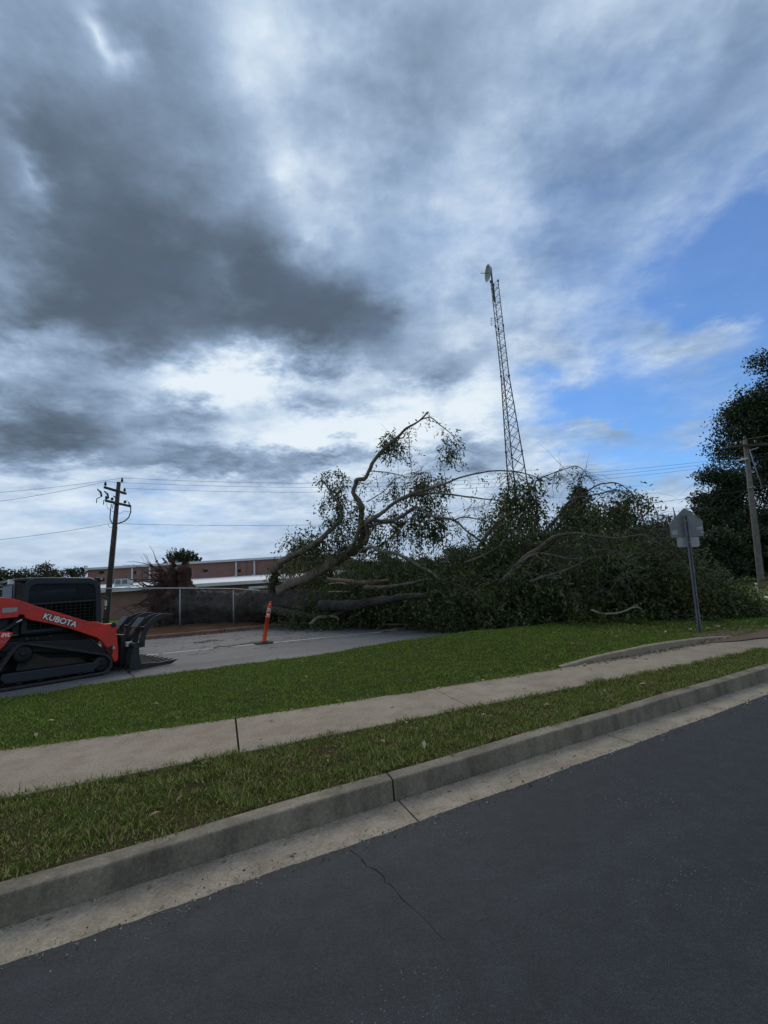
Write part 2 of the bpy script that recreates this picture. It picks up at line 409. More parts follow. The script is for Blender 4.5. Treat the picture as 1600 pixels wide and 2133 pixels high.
M['bark'] = mat('bark', (.062, .050, .038), (.018, .0145, .012), 3.5, .95, 1.0, 9, fine=.5, fscale=24, bdist=.12)
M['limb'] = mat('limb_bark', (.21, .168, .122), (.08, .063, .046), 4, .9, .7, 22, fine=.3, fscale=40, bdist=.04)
M['limbdark'] = mat('dark_limb_bark', (.13, .105, .078), (.04, .032, .024), 6, .95, .9, 20, fine=.45, fscale=30, bdist=.05)  # darker, more mottled bark for the nearer limbs
M['twig'] = mat('twig_bark', (.11, .092, .07), (.04, .034, .027), 9, .9)
M['palewood'] = mat('stripped_wood', (.32, .27, .20), (.20, .16, .11), 5, .8, .4, 25)
M['rawwood'] = mat('splintered_wood', (.20, .125, .08), (.12, .07, .045), 6, .85, .8, 25)
M['root'] = mat('clay_roots', (.085, .036, .024), (.026, .013, .010), 4, .95, 1.0, 9, fine=.5, fscale=22, bdist=.15)
M['oakleaf'] = leafmat('oak_leaves', [(.018, .034, .009), (.034, .056, .013), (.056, .080, .020), (.085, .10, .034), (.13, .14, .07)], .28, .6, (.7, (.10, .098, .022), .53))
M['darkleaf'] = leafmat('dark_tree_leaves', [(.014, .027, .013), (.026, .044, .018), (.042, .062, .025)], .18, .6)
M['midleaf'] = leafmat('tree_leaves', [(.018, .032, .014), (.030, .048, .018), (.044, .062, .024)], .15, .6)
M['oliveleaf'] = leafmat('olive_leaves', [(.035, .045, .022), (.05, .06, .028), (.068, .07, .035)], .15, .6)
M['red'] = mat('red_paint', (.66, .026, .014), (.40, .03, .02), 3.5, .36, spec=.5, fine=.15, fscale=14)
M['cab'] = mat('cab_paint', (.014, .021, .027), (.010, .015, .020), 3, .5)
M['black'] = mat('black_steel', (.010, .011, .013), (.006, .0065, .007), 4, .55, fine=.3, fscale=25)
M['grapple'] = mat('grapple_paint', (.022, .027, .032), (.012, .014, .016), 6, .5, fine=.3)
M['rubber'] = mat('track_rubber', (.045, .042, .038), (.025, .024, .023), 5, .9, .4, 30, fine=.2)
M['mud'] = mat('dusty_steel', (.045, .034, .026), (.014, .013, .013), 5, .9, .4, 20)
M['chrome'] = mat('cylinder_rod', (.45, .46, .48), None, 3, .25, metal=.9)
M['seat'] = mat('seat_vinyl', (.012, .012, .013), None, 3, .7)
M['white'] = mat('white_paint', (.72, .73, .72), (.6, .61, .6), 2, .6)
M['crack'] = mat('crack_fill', (.006, .006, .006), None, 4, 1.0, spec=0.0)
M['letter'] = mat('white_lettering', (.72, .72, .70), (.62, .62, .6), 5, .6)
M['ink'] = mat('black_lettering', (.012, .012, .012), None, 4, .6)
M['lens'] = mat('lamp_lens', (.55, .55, .5), (.4, .4, .38), 8, .3)
M['alu'] = mat('weathered_aluminium', (.19, .20, .195), (.145, .15, .147), 5, .55, metal=.25, fine=.12, fscale=18)
M['sticker'] = mat('faded_sticker', (.33, .34, .335), (.24, .245, .24), 28, .6)
M['post'] = mat('galvanised_post', (.16, .165, .18), (.10, .105, .115), 9, .55, metal=.4)
M['galv'] = mat('galvanised_pipe', (.30, .31, .31), (.2, .21, .21), 6, .5, metal=.4)
M['orange'] = mat('orange_plastic', (.80, .085, .02), (.66, .06, .016), 3, .5, fine=.08)
M['reflect'] = mat('reflective_band', (.62, .58, .56), (.5, .47, .45), 14, .4)
M['pole'] = mat('creosote_pole', (.075, .055, .045), (.035, .027, .024), 4, .9, .6, 20, fine=.3)
M['greypole'] = mat('weathered_pole', (.15, .135, .115), (.085, .075, .065), 5, .9, .6, 20, fine=.3)
M['mesh'] = mat('chain_wire', (.10, .10, .105), None, 2, .6)
M['wire'] = mat('wire', (.05, .055, .06), None, 2, .6)
M['insul'] = mat('insulator', (.05, .045, .05), None, 2, .4)
M['tower'] = mat('galvanised_tower', (.085, .09, .095), (.055, .058, .06), 2, .6, metal=.3)
M['dish'] = mat('dish_white', (.34, .35, .32), (.24, .25, .23), 3, .6)
M['membrane'] = mat('white_roof_membrane', (.62, .65, .68), (.5, .53, .57), .8, .7)
M['trim'] = mat('pale_metal_trim', (.52, .52, .50), (.42, .42, .41), 2, .6)
M['hvac'] = mat('hvac_casing', (.42, .45, .43), (.33, .36, .35), 3, .6)
M['ventdark'] = mat('vent_dark', (.01, .009, .009), None, 2, .8)
M['litterwhite'] = mat('white_plastic', (.8, .8, .8), (.7, .7, .7), 4, .5)

def brickmat():
    m_, nt, N, L, P = nodes('red_brick')
    pos = N.new('ShaderNodeNewGeometry').outputs['Position']
    sp = N.new('ShaderNodeSeparateXYZ'); L.new(pos, sp.inputs[0])
    cb = N.new('ShaderNodeCombineXYZ'); L.new(sp.outputs[0], cb.inputs[0]); L.new(sp.outputs[2], cb.inputs[1])
    b = N.new('ShaderNodeTexBrick'); L.new(cb.outputs[0], b.inputs['Vector'])
    b.inputs['Scale'].default_value = 1.0; b.inputs['Brick Width'].default_value = .21; b.inputs['Row Height'].default_value = .075
    b.inputs['Mortar Size'].default_value = .008
    b.inputs['Color1'].default_value = (.23, .105, .075, 1); b.inputs['Color2'].default_value = (.17, .075, .055, 1); b.inputs['Mortar'].default_value = (.22, .17, .14, 1)
    n_ = tex(N, L, 'ShaderNodeTexNoise', .6, 5, .6, pos)
    col = mixc(N, L, 1.0, b.outputs['Color'], rmp(N, L, n_.outputs['Fac'], [(.3, (.8,) * 3), (.7, (1.15,) * 3)]), 'MULTIPLY')
    L.new(col, P.inputs['Base Color']); P.inputs['Roughness'].default_value = .9
    return m_
M['brick'] = brickmat()
def glassmat():
    m_, nt, N, L, P = nodes('cab_glass')
    t = N.new('ShaderNodeBsdfTransparent'); t.inputs[0].default_value = (.30, .34, .36, 1)
    g = N.new('ShaderNodeBsdfGlossy'); g.inputs['Roughness'].default_value = .04
    nz = tex(N, L, 'ShaderNodeTexNoise', 6, 4, .6, N.new('ShaderNodeNewGeometry').outputs['Position'])
    g.inputs[0].default_value = (.3, .33, .36, 1)
    fr = N.new('ShaderNodeFresnel'); fr.inputs[0].default_value = 1.45
    mx = N.new('ShaderNodeMixShader'); L.new(fr.outputs[0], mx.inputs[0]); L.new(t.outputs[0], mx.inputs[1]); L.new(g.outputs[0], mx.inputs[2])
    L.new(mx.outputs[0], N['Material Output'].inputs[0]); return m_
M['glass'] = glassmat()
def paintline():
    m_, nt, N, L, P = nodes('worn_line_paint')
    pos = N.new('ShaderNodeNewGeometry').outputs['Position']
    a = tex(N, L, 'ShaderNodeTexNoise', 22, 5, .7, pos); b = tex(N, L, 'ShaderNodeTexNoise', .9, 2, .5, pos)
    ad = N.new('ShaderNodeMath'); ad.operation = 'MULTIPLY'; L.new(a.outputs['Fac'], ad.inputs[0]); L.new(b.outputs['Fac'], ad.inputs[1])
    col = mixc(N, L, rmp(N, L, ad.outputs[0], [(.27, (0, 0, 0)), (.34, (1, 1, 1))]), (.55, .55, .52), (.14, .145, .155))
    L.new(col, P.inputs['Base Color']); P.inputs['Roughness'].default_value = .8; return m_
M['line'] = paintline()

# ------------------------------------------------------------------ ground, road, kerb, sidewalk, lawn
def fit(ss, tt, deg=3):
    c = np.polyfit(ss, tt, deg)
    lo, hi = ss[0], ss[-1]; d_ = np.polyder(c)
    def f(s):
        if s < lo: return float(np.polyval(c, lo) + np.polyval(d_, lo) * (s - lo))
        if s > hi: return float(np.polyval(c, hi) + np.polyval(d_, hi) * (s - hi))
        return float(np.polyval(c, s))
    return f
t_gut = fit([-.92, -.57, .08, .54, .94, 1.22, 2.38, 3.46, 5.91], [2.77, 2.82, 2.92, 2.99, 3.09, 3.15, 3.34, 3.58, 4.07], 2)
t_kerb = fit([-1.04, -.65, -.18, .38, 1.15, 2.2, 3.05, 4.58, 6.7], [3.10, 3.19, 3.26, 3.36, 3.54, 3.70, 3.86, 4.17, 4.57], 2)
t_sw1 = fit([-1.54, -.76, .18, 1.49, 2.51, 4.01, 5.76, 7.41], [4.44, 4.48, 4.60, 4.70, 4.83, 4.97, 5.17, 5.35], 2)
t_sw2 = fit([-2.0, -.78, .08, 1.83, 2.5, 4.57, 6.45, 8.59, 9.73], [5.76, 5.74, 5.70, 5.72, 5.72, 5.93, 6.18, 6.47, 6.58], 2)
def t_lot(s): return float(np.interp(s, [-16, -3.5, -1.4, .35, 2.25, 4.0, 5.2, 9, 20], [8.6, 9.87, 10.2, 10.4, 10.35, 10.2, 9.95, 9.9, 9.9])) + .05 * math.sin(s * 2.3) + .03 * math.sin(s * 7.1)
def z_lot_edge(s): return float(np.interp(s, [-16, -1.5, .5, 2.2, 4.0, 5.2, 9, 14], [.02, .02, .06, .11, .20, .29, .30, .10]))
def wall_bump(s): return .095 * max(0.0, math.sin(math.pi * min(max((s - 4.5) / 4.2, 0), 1))) ** .8
KW = .13                                               # kerb width

def strip(name, f0, f1, s0, s1, ds, m, parent=None, nt_=1, kind='structure'):
    """sheet between two (t,z) edges"""
    n = max(2, int((s1 - s0) / ds) + 1); mb = MB(); vs = []; fs = []
    for i in range(n):
        s_ = s0 + (s1 - s0) * i / (n - 1)
        (ta, za), (tb, zb) = f0(s_), f1(s_)
        for j in range(nt_ + 1):
            u = j / nt_; vs.append(st(s_, ta + (tb - ta) * u, za + (zb - za) * u))
    w = nt_ + 1
    for i in range(n - 1):
        for j in range(nt_): fs.append((i * w + j, (i + 1) * w + j, (i + 1) * w + j + 1, i * w + j + 1))
    mb.add(vs, fs, True); o = mb.build(name, m, parent)
    if kind and parent is None: o['kind'] = kind
    return o

g = MB(); g.add([(-900, -300, -.08), (900, -300, -.08), (900, 1500, -.08), (-900, 1500, -.08)], [(0, 1, 2, 3)])
tag(g.build('ground', M['ground']), kind='structure')

# asphalt road with a ragged edge lapping over the gutter
def road_edge(s):
    return t_gut(s) + .004 * math.sin(s * 5.1) + .003 * math.sin(s * 23.7 + 1) + random.uniform(-.005, .005), .004
strip('road', lambda s: (t_gut(s) - 11.0, .004), road_edge, -14, 22, .04, M['road'])
# hairline crack running from the gutter joint into the lane
def crack(name, pts, w, parent=None, z=.0065):
    mb = MB(); pr_ = []
    for i in range(len(pts) - 1):
        a, b = Vector(pts[i]), Vector(pts[i + 1])
        for k in range(6):
            p = a.lerp(b, k / 6); pr_.append(p + Vector((random.uniform(-.012, .012), random.uniform(-.012, .012), 0)))
    pr_.append(Vector(pts[-1]))
    vs = []; fs = []
    for i, p in enumerate(pr_):
        d = (pr_[min(i + 1, len(pr_) - 1)] - pr_[max(0, i - 1)]); nrm = Vector((-d.y, d.x, 0)).normalized()
        ww = w * random.uniform(.35, 1.2) * (1 - .6 * i / len(pr_))
        vs += [Vector((p.x, p.y, z)) + nrm * ww, Vector((p.x, p.y, z)) - nrm * ww]
        if i: fs.append((2 * i - 2, 2 * i - 1, 2 * i + 1, 2 * i))
    mb.add(vs, fs); return mb.build(name, M['crack'], parent)
crk = crack('road_crack', [onz(728, 1772, 0), onz(790, 1822, 0), onz(835, 1870, 0), onz(925, 1960, 0)], .0018); tag(crk, kind='structure')
crk = crack('road_crack', [onz(265, 1398, 0), onz(283, 1413, 0), onz(292, 1420, 0)], .012, z=.0085); tag(crk, kind='structure')


def pieces(name, joints, gaps, prof, m, ds=.12, bevel=.0, ext=.0):
    """a run of cast pieces split at joints; prof(s) gives the (t,z) cross-section, closed below"""
    root = thing(name, st(0, prof(0)[0][0], 0), 0, kind='structure')
    for i in range(len(joints) - 1):
        a, b = joints[i] + gaps[i] / 2, joints[i + 1] - gaps[i + 1] / 2
        n = max(2, int((b - a) / ds) + 1); vs = []; fs = []; k = None
        for q in range(n):
            s_ = a + (b - a) * q / (n - 1); pr_ = prof(s_); k = len(pr_)
            vs += [st(s_, t_, z_) for t_, z_ in pr_]
        for q in range(n - 1):
            for j in range(k):
                j2 = (j + 1) % k; fs.append((q * k + j, (q + 1) * k + j, (q + 1) * k + j2, q * k + j2))
        fs += [tuple(range(k)), tuple(reversed(range((n - 1) * k, n * k)))]
        mb = MB(); mb.add(vs, fs)
        mb.build(name + '_piece', m, root, bevel=bevel)
    return root
pieces('gutter', [-8, -4.9, -1.85, 1.19, 3.44, 6.5, 9.6, 12.7, 15.8, 18.9], [.012] * 10,
       lambda s: [(t_gut(s) - .12, -.01), (t_gut(s), -.002), (t_kerb(s) + .004, -.020), (t_kerb(s) + .004, -.2), (t_gut(s) - .12, -.2)], M['gutter'])
def kerbz(s): return .129 + .003 * math.sin(s * 3.1)
def kerbt(s): return t_kerb(s) + .003 * math.sin(s * 2.7)
pieces('kerb', [-8, -4.95, -1.9, 1.155, 4.2, 7.25, 10.3, 13.35, 16.4, 19.4], [.01, .006, .008, .014, .004, .006, .01, .01, .01, .01],
       lambda s: [(kerbt(s) - .012, -.15), (kerbt(s) - .012, -.019), (kerbt(s), kerbz(s) - .013), (kerbt(s) + .004, kerbz(s) - .004), (kerbt(s) + .014, kerbz(s)), (kerbt(s) + KW, kerbz(s) + .003), (kerbt(s) + KW, -.15)], M['kerb'], ds=.06)
def wz(s, t): return .158 + .018 * (t - t_sw1(s)) / max(.3, t_sw2(s) - t_sw1(s))
pieces('sidewalk', [-7.1, -4.7, -2.3, .13, 2.5, 4.75, 7.0, 9.1, 11.3, 13.5], [.008, .006, .008, .017, .008, .006, .008, .008, .01, .01],
       lambda s: [(t_sw1(s), .05), (t_sw1(s), .155), (t_sw1(s) + .012, .159), (t_sw2(s) - .012, .177), (t_sw2(s), .173), (t_sw2(s), .05)], M['walk'])
strip('verge_soil', lambda s: (t_kerb(s) + KW - .01, .118), lambda s: (t_sw1(s) + .01, .140), -8, 19, .3, M['soil'], nt_=3)
strip('joint_bed', lambda s: (t_gut(s) - .1, -.06), lambda s: (t_sw2(s) + .02, -.055), -8, 19, .5, M['soil'])

def lawn_z(s, t):
    a, b = t_sw2(s), t_lot(s); u = min(max((t - a) / (b - a), 0), 1)
    za = .168 + wall_bump(s); zb = z_lot_edge(s)
    return za + (zb - za) * (u * u * (3 - 2 * u)) + .02 * math.sin(s * 1.3 + t * .9) * u
def lawn_mesh(s0, s1, ds, nt_):
    vs = []; fs = []; n = int((s1 - s0) / ds) + 1
    for i in range(n):
        s_ = s0 + ds * i; a, b = t_sw2(s_), t_lot(s_)
        if 4.5 < s_ < 8.7: a += .09
        for j in range(nt_ + 1):
            t_ = a + (b - a) * j / nt_; vs.append(st(s_, t_, lawn_z(s_, t_)))
        vs.append(st(s_, b + .06, min(lawn_z(s_, b) - .05, -.02)))
    w = nt_ + 2
    for i in range(n - 1):
        for j in range(w - 1): fs.append((i * w + j, (i + 1) * w + j, (i + 1) * w + j + 1, i * w + j + 1))
    return vs, fs
vs, fs = lawn_mesh(-14, 15, .25, 18)
mb = MB(); mb.add(vs, fs, True); tag(mb.build('lawn_ground', M['lawnsoil']), kind='structure')
# low retaining kerb between sidewalk and lawn
vs = []; fs = []; n = 60
for i in range(n):
    s_ = 4.55 + 4.15 * i / (n - 1); a = t_sw2(s_) + .012 * math.sin(s_ * 5); z_ = .175 + wall_bump(s_) + .012
    for dt, zz in ((.004, .10), (.004, z_ - .012), (.018, z_), (.085, z_ + .002), (.095, z_ - .01), (.095, .10)): vs.append(st(s_, a + dt, zz))
for i in range(n - 1):
    for j in range(5): fs.append((i * 6 + j, (i + 1) * 6 + j, (i + 1) * 6 + j + 1, i * 6 + j + 1))
mb = MB(); mb.add(vs, fs); tag(mb.build('low_retaining_kerb', M['walk']), kind='structure')

# drive / parking lot behind the lawn
strip('parking_lot', lambda s: (8.0, -.012), lambda s: (float(np.interp(s, [-30, -2.4, -.2, 2, 9.5], [19.0, 19.1, 19.15, 19.7, 20.6])), -.012), -30, 9.5, .5, M['lot'], nt_=4)
strip('painted_line', lambda s: (14.27 + .02 * (s - 2), -.006), lambda s: (14.37 + .02 * (s - 2), -.006), -1.5, 6.4, .3, M['line'])
strip('painted_line', lambda s: (14.17, -.006), lambda s: (14.27, -.006), -9.5, -1.6, .3, M['line'])
def t_fk(s): return float(np.interp(s, [-30, -2.4, -.2, 2, 9.5], [19.0, 19.1, 19.15, 19.7, 20.6]))
pieces('far_kerb', [-24, -18, -12, -9, -6, -3, 0.1, 3.1, 6.1], [.02] * 9, lambda s: [(t_fk(s), -.2), (t_fk(s), .09), (t_fk(s) + .02, .115), (t_fk(s) + .16, .12), (t_fk(s) + .16, -.2)], M['redkerb'], ds=.5)
def mulch_z(s, t): return .10 + .10 * min(1, max(0, (t - t_fk(s) - .1) / 1.2)) + .03 * math.sin(s * 1.7 + t * 2.1) + .02 * math.sin(s * 4.3 - t * 3.2)
vs = []; fs = []
for i in range(61):
    s_ = -24 + .5 * i
    for j in range(25):
        t_ = t_fk(s_) + .15 + 7.0 * j / 24; vs.append(st(s_, t_, mulch_z(s_, t_)))
for i in range(60):
    for j in range(24): fs.append((i * 25 + j, (i + 1) * 25 + j, (i + 1) * 25 + j + 1, i * 25 + j + 1))
mb = MB(); mb.add(vs, fs, True); tag(mb.build('pine_straw_bed', M['mulch']), kind='structure')

# red clay: bare patch round the sign and where the walk ends
def patch(name, cx, cy, rx, ry, rot, zf, m, seed=1):
    r_ = random.Random(seed); vs = [Vector((cx, cy, zf(cx, cy)))]; fs = []; n = 40
    ph = [r_.uniform(0, 6.28) for _ in range(4)]
    for k in range(n):
        th = 2 * math.pi * k / n; rr = 1 + .18 * math.sin(3 * th + ph[0]) + .12 * math.sin(5 * th + ph[1]) + .08 * math.sin(9 * th + ph[2])
        x, y = rx * rr * math.cos(th), ry * rr * math.sin(th)
        X, Y = cx + x * math.cos(rot) - y * math.sin(rot), cy + x * math.sin(rot) + y * math.cos(rot)
        vs.append(Vector((X, Y, zf(X, Y))))
    for k in range(n): fs.append((0, 1 + k, 1 + (k + 1) % n))
    mb_ = MB(); mb_.add(vs, fs); return tag(mb_.build(name, m), kind='structure')
def lawn_xy(x, y):
    s_, t_ = to_st(Vector((x, y, 0))); return lawn_z(s_, t_) + .012
SIGN = Vector((*onz(1455, 1311, .26).xy, .24))
patch('clay_patch', SIGN.x + .25, SIGN.y - .15, .95, .3, .45, lawn_xy, M['clay'], 3)
p_ = onz(1585, 1322, .19)
patch('clay_patch', p_.x + .3, p_.y + .2, 1.5, .42, .35, lambda x, y: .186, M['clay'], 5)

# grass blades
def tri_scatter(n, fst):
    pts = np.array([fst() for _ in range(n)]); return pts
def grass(name, n, sfun, zfun, hmin, hmax, w, m, label, lean=.55):
    P = sfun(n); X = P[:, 0] * CA - P[:, 1] * SA; Y = P[:, 0] * SA + P[:, 1] * CA
    thin = np.sin(P[:, 0] * 3.3 + np.sin(P[:, 1] * 4.1) * 1.3) * np.sin(P[:, 1] * 5.2 + P[:, 0] * 1.7) + .6 * np.sin(P[:, 0] * 9.7) * np.sin(P[:, 1] * 11.3)
    P = P[thin + rng.normal(0, .25, n) > -1.15]; n = len(P); X = P[:, 0] * CA - P[:, 1] * SA; Y = P[:, 0] * SA + P[:, 1] * CA
    Z = np.array([zfun(a, b) for a, b in P])
    base = np.stack([X, Y, Z - .004], 1)
    # clumpy height
    clump = .75 + .35 * np.sin(X * 5.1 + np.sin(Y * 7.3) * 1.7) * np.sin(Y * 4.3 + np.sin(X * 6.1)) + .2 * np.sin(X * 17) * np.sin(Y * 19)
    d = unit(np.stack([rng.normal(0, lean, n), rng.normal(0, lean, n), np.ones(n)], 1))
    ln = rng.uniform(hmin, hmax, n) * np.clip(clump, .4, 1.35)
    V = leaf_quads(base, d, ln, np.full(n, w) * rng.uniform(.6, 1.3, n), .35)
    o = quads(name, V, m); return tag(o, label, 'grass', kind='stuff')
def samp(fa, fb, s0, s1, dens=None):
    def f(n):
        S = rng.uniform(s0, s1, n); U_ = rng.uniform(0, 1, n)
        return np.array([(s, fa(s) + (fb(s) - fa(s)) * u) for s, u in zip(S, U_)])
    return f
def vz(s, t):
    a, b = t_kerb(s) + KW, t_sw1(s); return .118 + .022 * (t - a) / (b - a)
grass('verge_grass', 90000, samp(lambda s: t_kerb(s) + KW + .01 + .03 * math.sin(s * 6) + .02 * math.sin(s * 21), lambda s: t_sw1(s) + .035 + .03 * math.sin(s * 9) + .02 * math.sin(s * 27), -3.2, 9.5), vz, .02, .07, .0075, M['grass'], 'rough grass strip between the road kerb and the sidewalk')
grass('verge_grass', 5000, samp(lambda s: t_sw1(s) - .06, lambda s: t_sw1(s) + .03, -3, 9.5), vz, .05, .11, .006, M['grass'], 'taller ragged grass tufts fringing the sidewalk edge', .8)
def lz(s, t): return lawn_z(s, t)
grass('lawn_grass', 150000, samp(lambda s: t_sw2(s) + (.10 if 4.5 < s < 8.7 else -.03 + .03 * math.sin(s * 8)), lambda s: t_lot(s) + .03, -5.5, 12), lz, .022, .06, .011, M['lawn'], 'mown green lawn between the sidewalk and the parking lot')
grass('lawn_grass', 7000, samp(lambda s: t_sw2(s) - .05 if not 4.5 < s < 8.7 else t_sw2(s) + .09, lambda s: t_sw2(s) + .06 if not 4.5 < s < 8.7 else t_sw2(s) + .15, -4, 10), lz, .04, .08, .007, M['lawn'], 'ragged lawn edge overhanging the sidewalk', .9)
def far_s(n):
    X = rng.uniform(4, 34, n); Y = 9.5 + 32 * rng.uniform(0, 1, n) ** 1.6
    keep = np.stack([X * CA + Y * SA, -X * SA + Y * CA], 1); return keep
grass('far_lawn_grass', 60000, far_s, lambda s, t: -.08 if s > 15 or t > 9.9 else (lawn_z(s, t) if s < 14.8 else -.08), .04, .09, .022, M['grass'], 'dull grass field beyond the fallen tree below the dark trees')

# broad-leaved weeds in the verge and lawn
P = samp(lambda s: t_kerb(s) + KW + .05, lambda s: t_sw1(s), -3, 9)(60); Q_ = samp(lambda s: t_sw2(s) + .12, lambda s: t_lot(s) - .2, -4, 9)(60)
B = []
for arr, zf in ((P, vz), (Q_, lz)):
    for s_, t_ in arr:
        c = st(s_, t_, zf(s_, t_) + .03)
        for _ in range(9): B.append((c.x + rng.normal(0, .022), c.y + rng.normal(0, .022), c.z))
B = np.array(B); d = unit(np.stack([rng.normal(size=len(B)), rng.normal(size=len(B)), rng.uniform(.1, .7, len(B))], 1))
M['weed'] = leafmat('weed_leaves', [(.06, .10, .02), (.09, .14, .03), (.13, .16, .045)], .2, .6)
tag(quads('weeds', leaf_quads(B, d, rng.uniform(.02, .05, len(B)), rng.uniform(.009, .02, len(B)), .25), M['weed']), 'small broad-leaved weeds dotted through the verge and lawn', 'weeds', kind='stuff')

# grit washed into the gutter and along the asphalt edge
n = 2600; S = rng.uniform(-2, 8.5, n); pick = rng.uniform(0, 1, n)
T = np.where(pick < .55, np.array([t_gut(s) for s in S]) + rng.normal(.0, .05, n), np.where(pick < .8, np.array([t_kerb(s) for s in S]) - np.abs(rng.normal(.0, .035, n)) - .012, np.array([t_gut(s) for s in S]) + rng.uniform(-.1, .36, n)))
tg = np.array([t_gut(s) for s in S]); tk = np.array([t_kerb(s) for s in S]); Zg = np.where(T < tg, .006, -.002 - .018 * np.clip((T - tg) / (tk - tg), 0, 1)) + .001
B = np.stack([S * CA - T * SA, S * SA + T * CA, Zg], 1); d = unit(np.stack([rng.normal(size=n), rng.normal(size=n), rng.uniform(.0, .8, n)], 1))
M['grit'] = leafmat('grit', [(.05, .045, .04), (.14, .12, .095), (.24, .21, .17), (.34, .31, .26)], 0.0, .9)
sz = rng.uniform(.004, .014, n) * np.where(rng.uniform(0, 1, n) < .06, 1.9, 1.0)
tag(quads('grit', leaf_quads(B, d, sz, sz * .8, .3), M['grit']), 'fine grit and crumbs washed along the gutter and asphalt edge', 'grit', kind='stuff')

# ------------------------------------------------------------------ brick building
DB, DU = 36.0, 46.0
def hz(px, py, y): return at(px, py, y).z
z_eave = hz(400, 1218.5, DB); z_top = hz(380, 1175, DU); z_mid = hz(380, 1207, DU)
xl = at(183, 1187, DU).x; xr = -4.0
bl = thing('brick_building', Vector((xl, DB, -.08)), 0, 'long low red brick building with white roof edge behind the chain link fence', 'building')
low_l = at(40, 1230, DB).x
mb = MB().box(((low_l + xr) / 2, DB + 4, (z_eave - 1.2) / 2), (xr - low_l, 8, z_eave + 1.2 - .1)); mb.build('lower_wall', M['brick'], bl)
mb = MB().box(((xl + xr) / 2, DU + 8, (z_top) / 2), (xr - xl, 16, z_top)); mb.build('upper_wall', M['brick'], bl)
# shallow white roof rising to the upper wall
mb = MB(); e0 = DB - .5
mb.prism([(low_l - .4, e0, z_eave), (low_l - .4, DU - .02, z_mid), (low_l - .4, DU - .02, z_mid - .12), (low_l - .4, e0, z_eave - .12)], (xr - low_l + .4, 0, 0)); rf = mb.build('lower_roof', M['membrane'], bl)
MB().box(((low_l + xr) / 2, e0 - .04, z_eave - .06), (xr - low_l + 1.0, .06, .24)).build('fascia', M['trim'], rf)
MB().box(((xl + xr) / 2, DU - .06, z_top + .06), (xr - xl + .3, .5, .2)).build('coping', M['trim'], bl)
MB().box(((xl + xr) / 2, DU + 8, z_top + .02), (xr - xl, 15.8, .05)).build('upper_roof', M['membrane'], bl)
for px in (275.5, 312.2, 492, 530):
    top = at(px, 1180, DU - .1); bz = z_mid
    mb = MB().box((top.x, DU - .08, (z_top + bz) / 2 - .05), (.14, .11, z_top - bz - .1)); mb.tube([(top.x, DU - .08, bz + .05), (top.x - .12, DU - .35, bz - .0)], .06, 6)
    mb.build('downspout', M['trim'], bl)
for px in (211.5, 283.5, 428, 500):
    p = at(px, 1189 if px > 400 else 1192.5, DU)
    f_ = MB().ring([(p.x - .28, DU - .02, p.z - .16), (p.x + .28, DU - .02, p.z - .16), (p.x + .28, DU - .02, p.z + .16), (p.x - .28, DU - .02, p.z + .16)],
                   [(p.x - .24, DU - .02, p.z - .12), (p.x + .24, DU - .02, p.z - .12), (p.x + .24, DU - .02, p.z + .12), (p.x - .24, DU - .02, p.z + .12)], (0, .03, 0)).build('vent', M['brick'], bl)
    MB().box((p.x, DU - .004, p.z), (.48, .01, .24)).build('louvre', M['ventdark'], f_)
for px in (290, 508):
    p = at(px, 1190, DU); MB().box((p.x, DU - .03, (z_top + z_mid) / 2 - .02), (.5, .07, z_top - z_mid - .06)).build('pilaster', M['brick'], bl)
p = at(543, 1223, DB - 1.2)
MB().box((p.x, DB - 1.2, p.z), (1.25, 1.6, .16)).build('entrance_canopy', M['trim'], bl)

p = at(258, 1219, DB + 4); p.z = z_eave + .4 * (z_mid - z_eave)
hv = thing('rooftop_unit', p, 0, 'pale grey air conditioning unit on the white roof behind the wooden pole', 'air conditioner')
MB().box((0, 0, .32), (1.15, .8, .56)).build('casing', M['hvac'], hv, True, .02)
MB().box((0, 0, .02), (1.2, .85, .05)).build('curb_frame', M['trim'], hv, True)
for dx in (-.28, .28):
    MB().box((dx, -.405, .36), (.42, .02, .36)).build('grille', M['post'], hv, True)
MB().lathe((.25, 0, .6), (0, 0, 1), [(0, .24), (.07, .24), (.07, .2)], 16).build('fan_shroud', M['post'], hv, True)

# ------------------------------------------------------------------ chain link fence
FT = 20.4
fz = lambda px, py: on_t(px, py, FT)
base_z = .20
pxs = [(-90, 1228), (-5, 1228), (85, 1227), (178, 1226), (375, 1225.5), (486, 1226.5)]
fp = fz(375, 1311)
fen = thing('chain_link_fence', Vector((fp.x, fp.y, .15)), 0, 'galvanised chain link fence bent down where the trunk lies across it', 'fence')
tops = []
for i, (px, py) in enumerate(pxs):
    a = fz(px, py); tops.append(a)
    if px == 178: continue
    zb = mulch_z(*to_st(a)) - .05
    po = MB().tube([(a.x, a.y, zb), (a.x, a.y, a.z - .02)], .03, 8).build('fence_post', M['galv'], fen)
    MB().lathe((a.x, a.y, a.z - .02), (0, 0, 1), [(0, .034), (.03, .036), (.06, .02)], 8).build('post_cap', M['galv'], po)
e1, e2 = fz(535, 1230), fz(567, 1237)
rail = tops + [e1, e2]
MB().tube([p + Vector((0, -.01, 0)) for p in rail], .022, 8).build('top_rail', M['galv'], fen)
a, b = fz(567, 1238), fz(559, 1264)
MB().tube([a + Vector((0, -.15, 0)), b + Vector((0, -.35, 0))], .035, 8).build('bent_post', M['galv'], fen)
wm = MB(); x0, x1 = tops[0], tops[-1]; Ls = (x1 - x0).length; sp_ = .085
topz = lambda u: float(np.interp(u, [(p - x0).xy.length for p in rail], [p.z for p in rail]))
dirf = Vector((CA, SA, 0)); Lt = (rail[-2] - x0).xy.length; Hh = 1.42
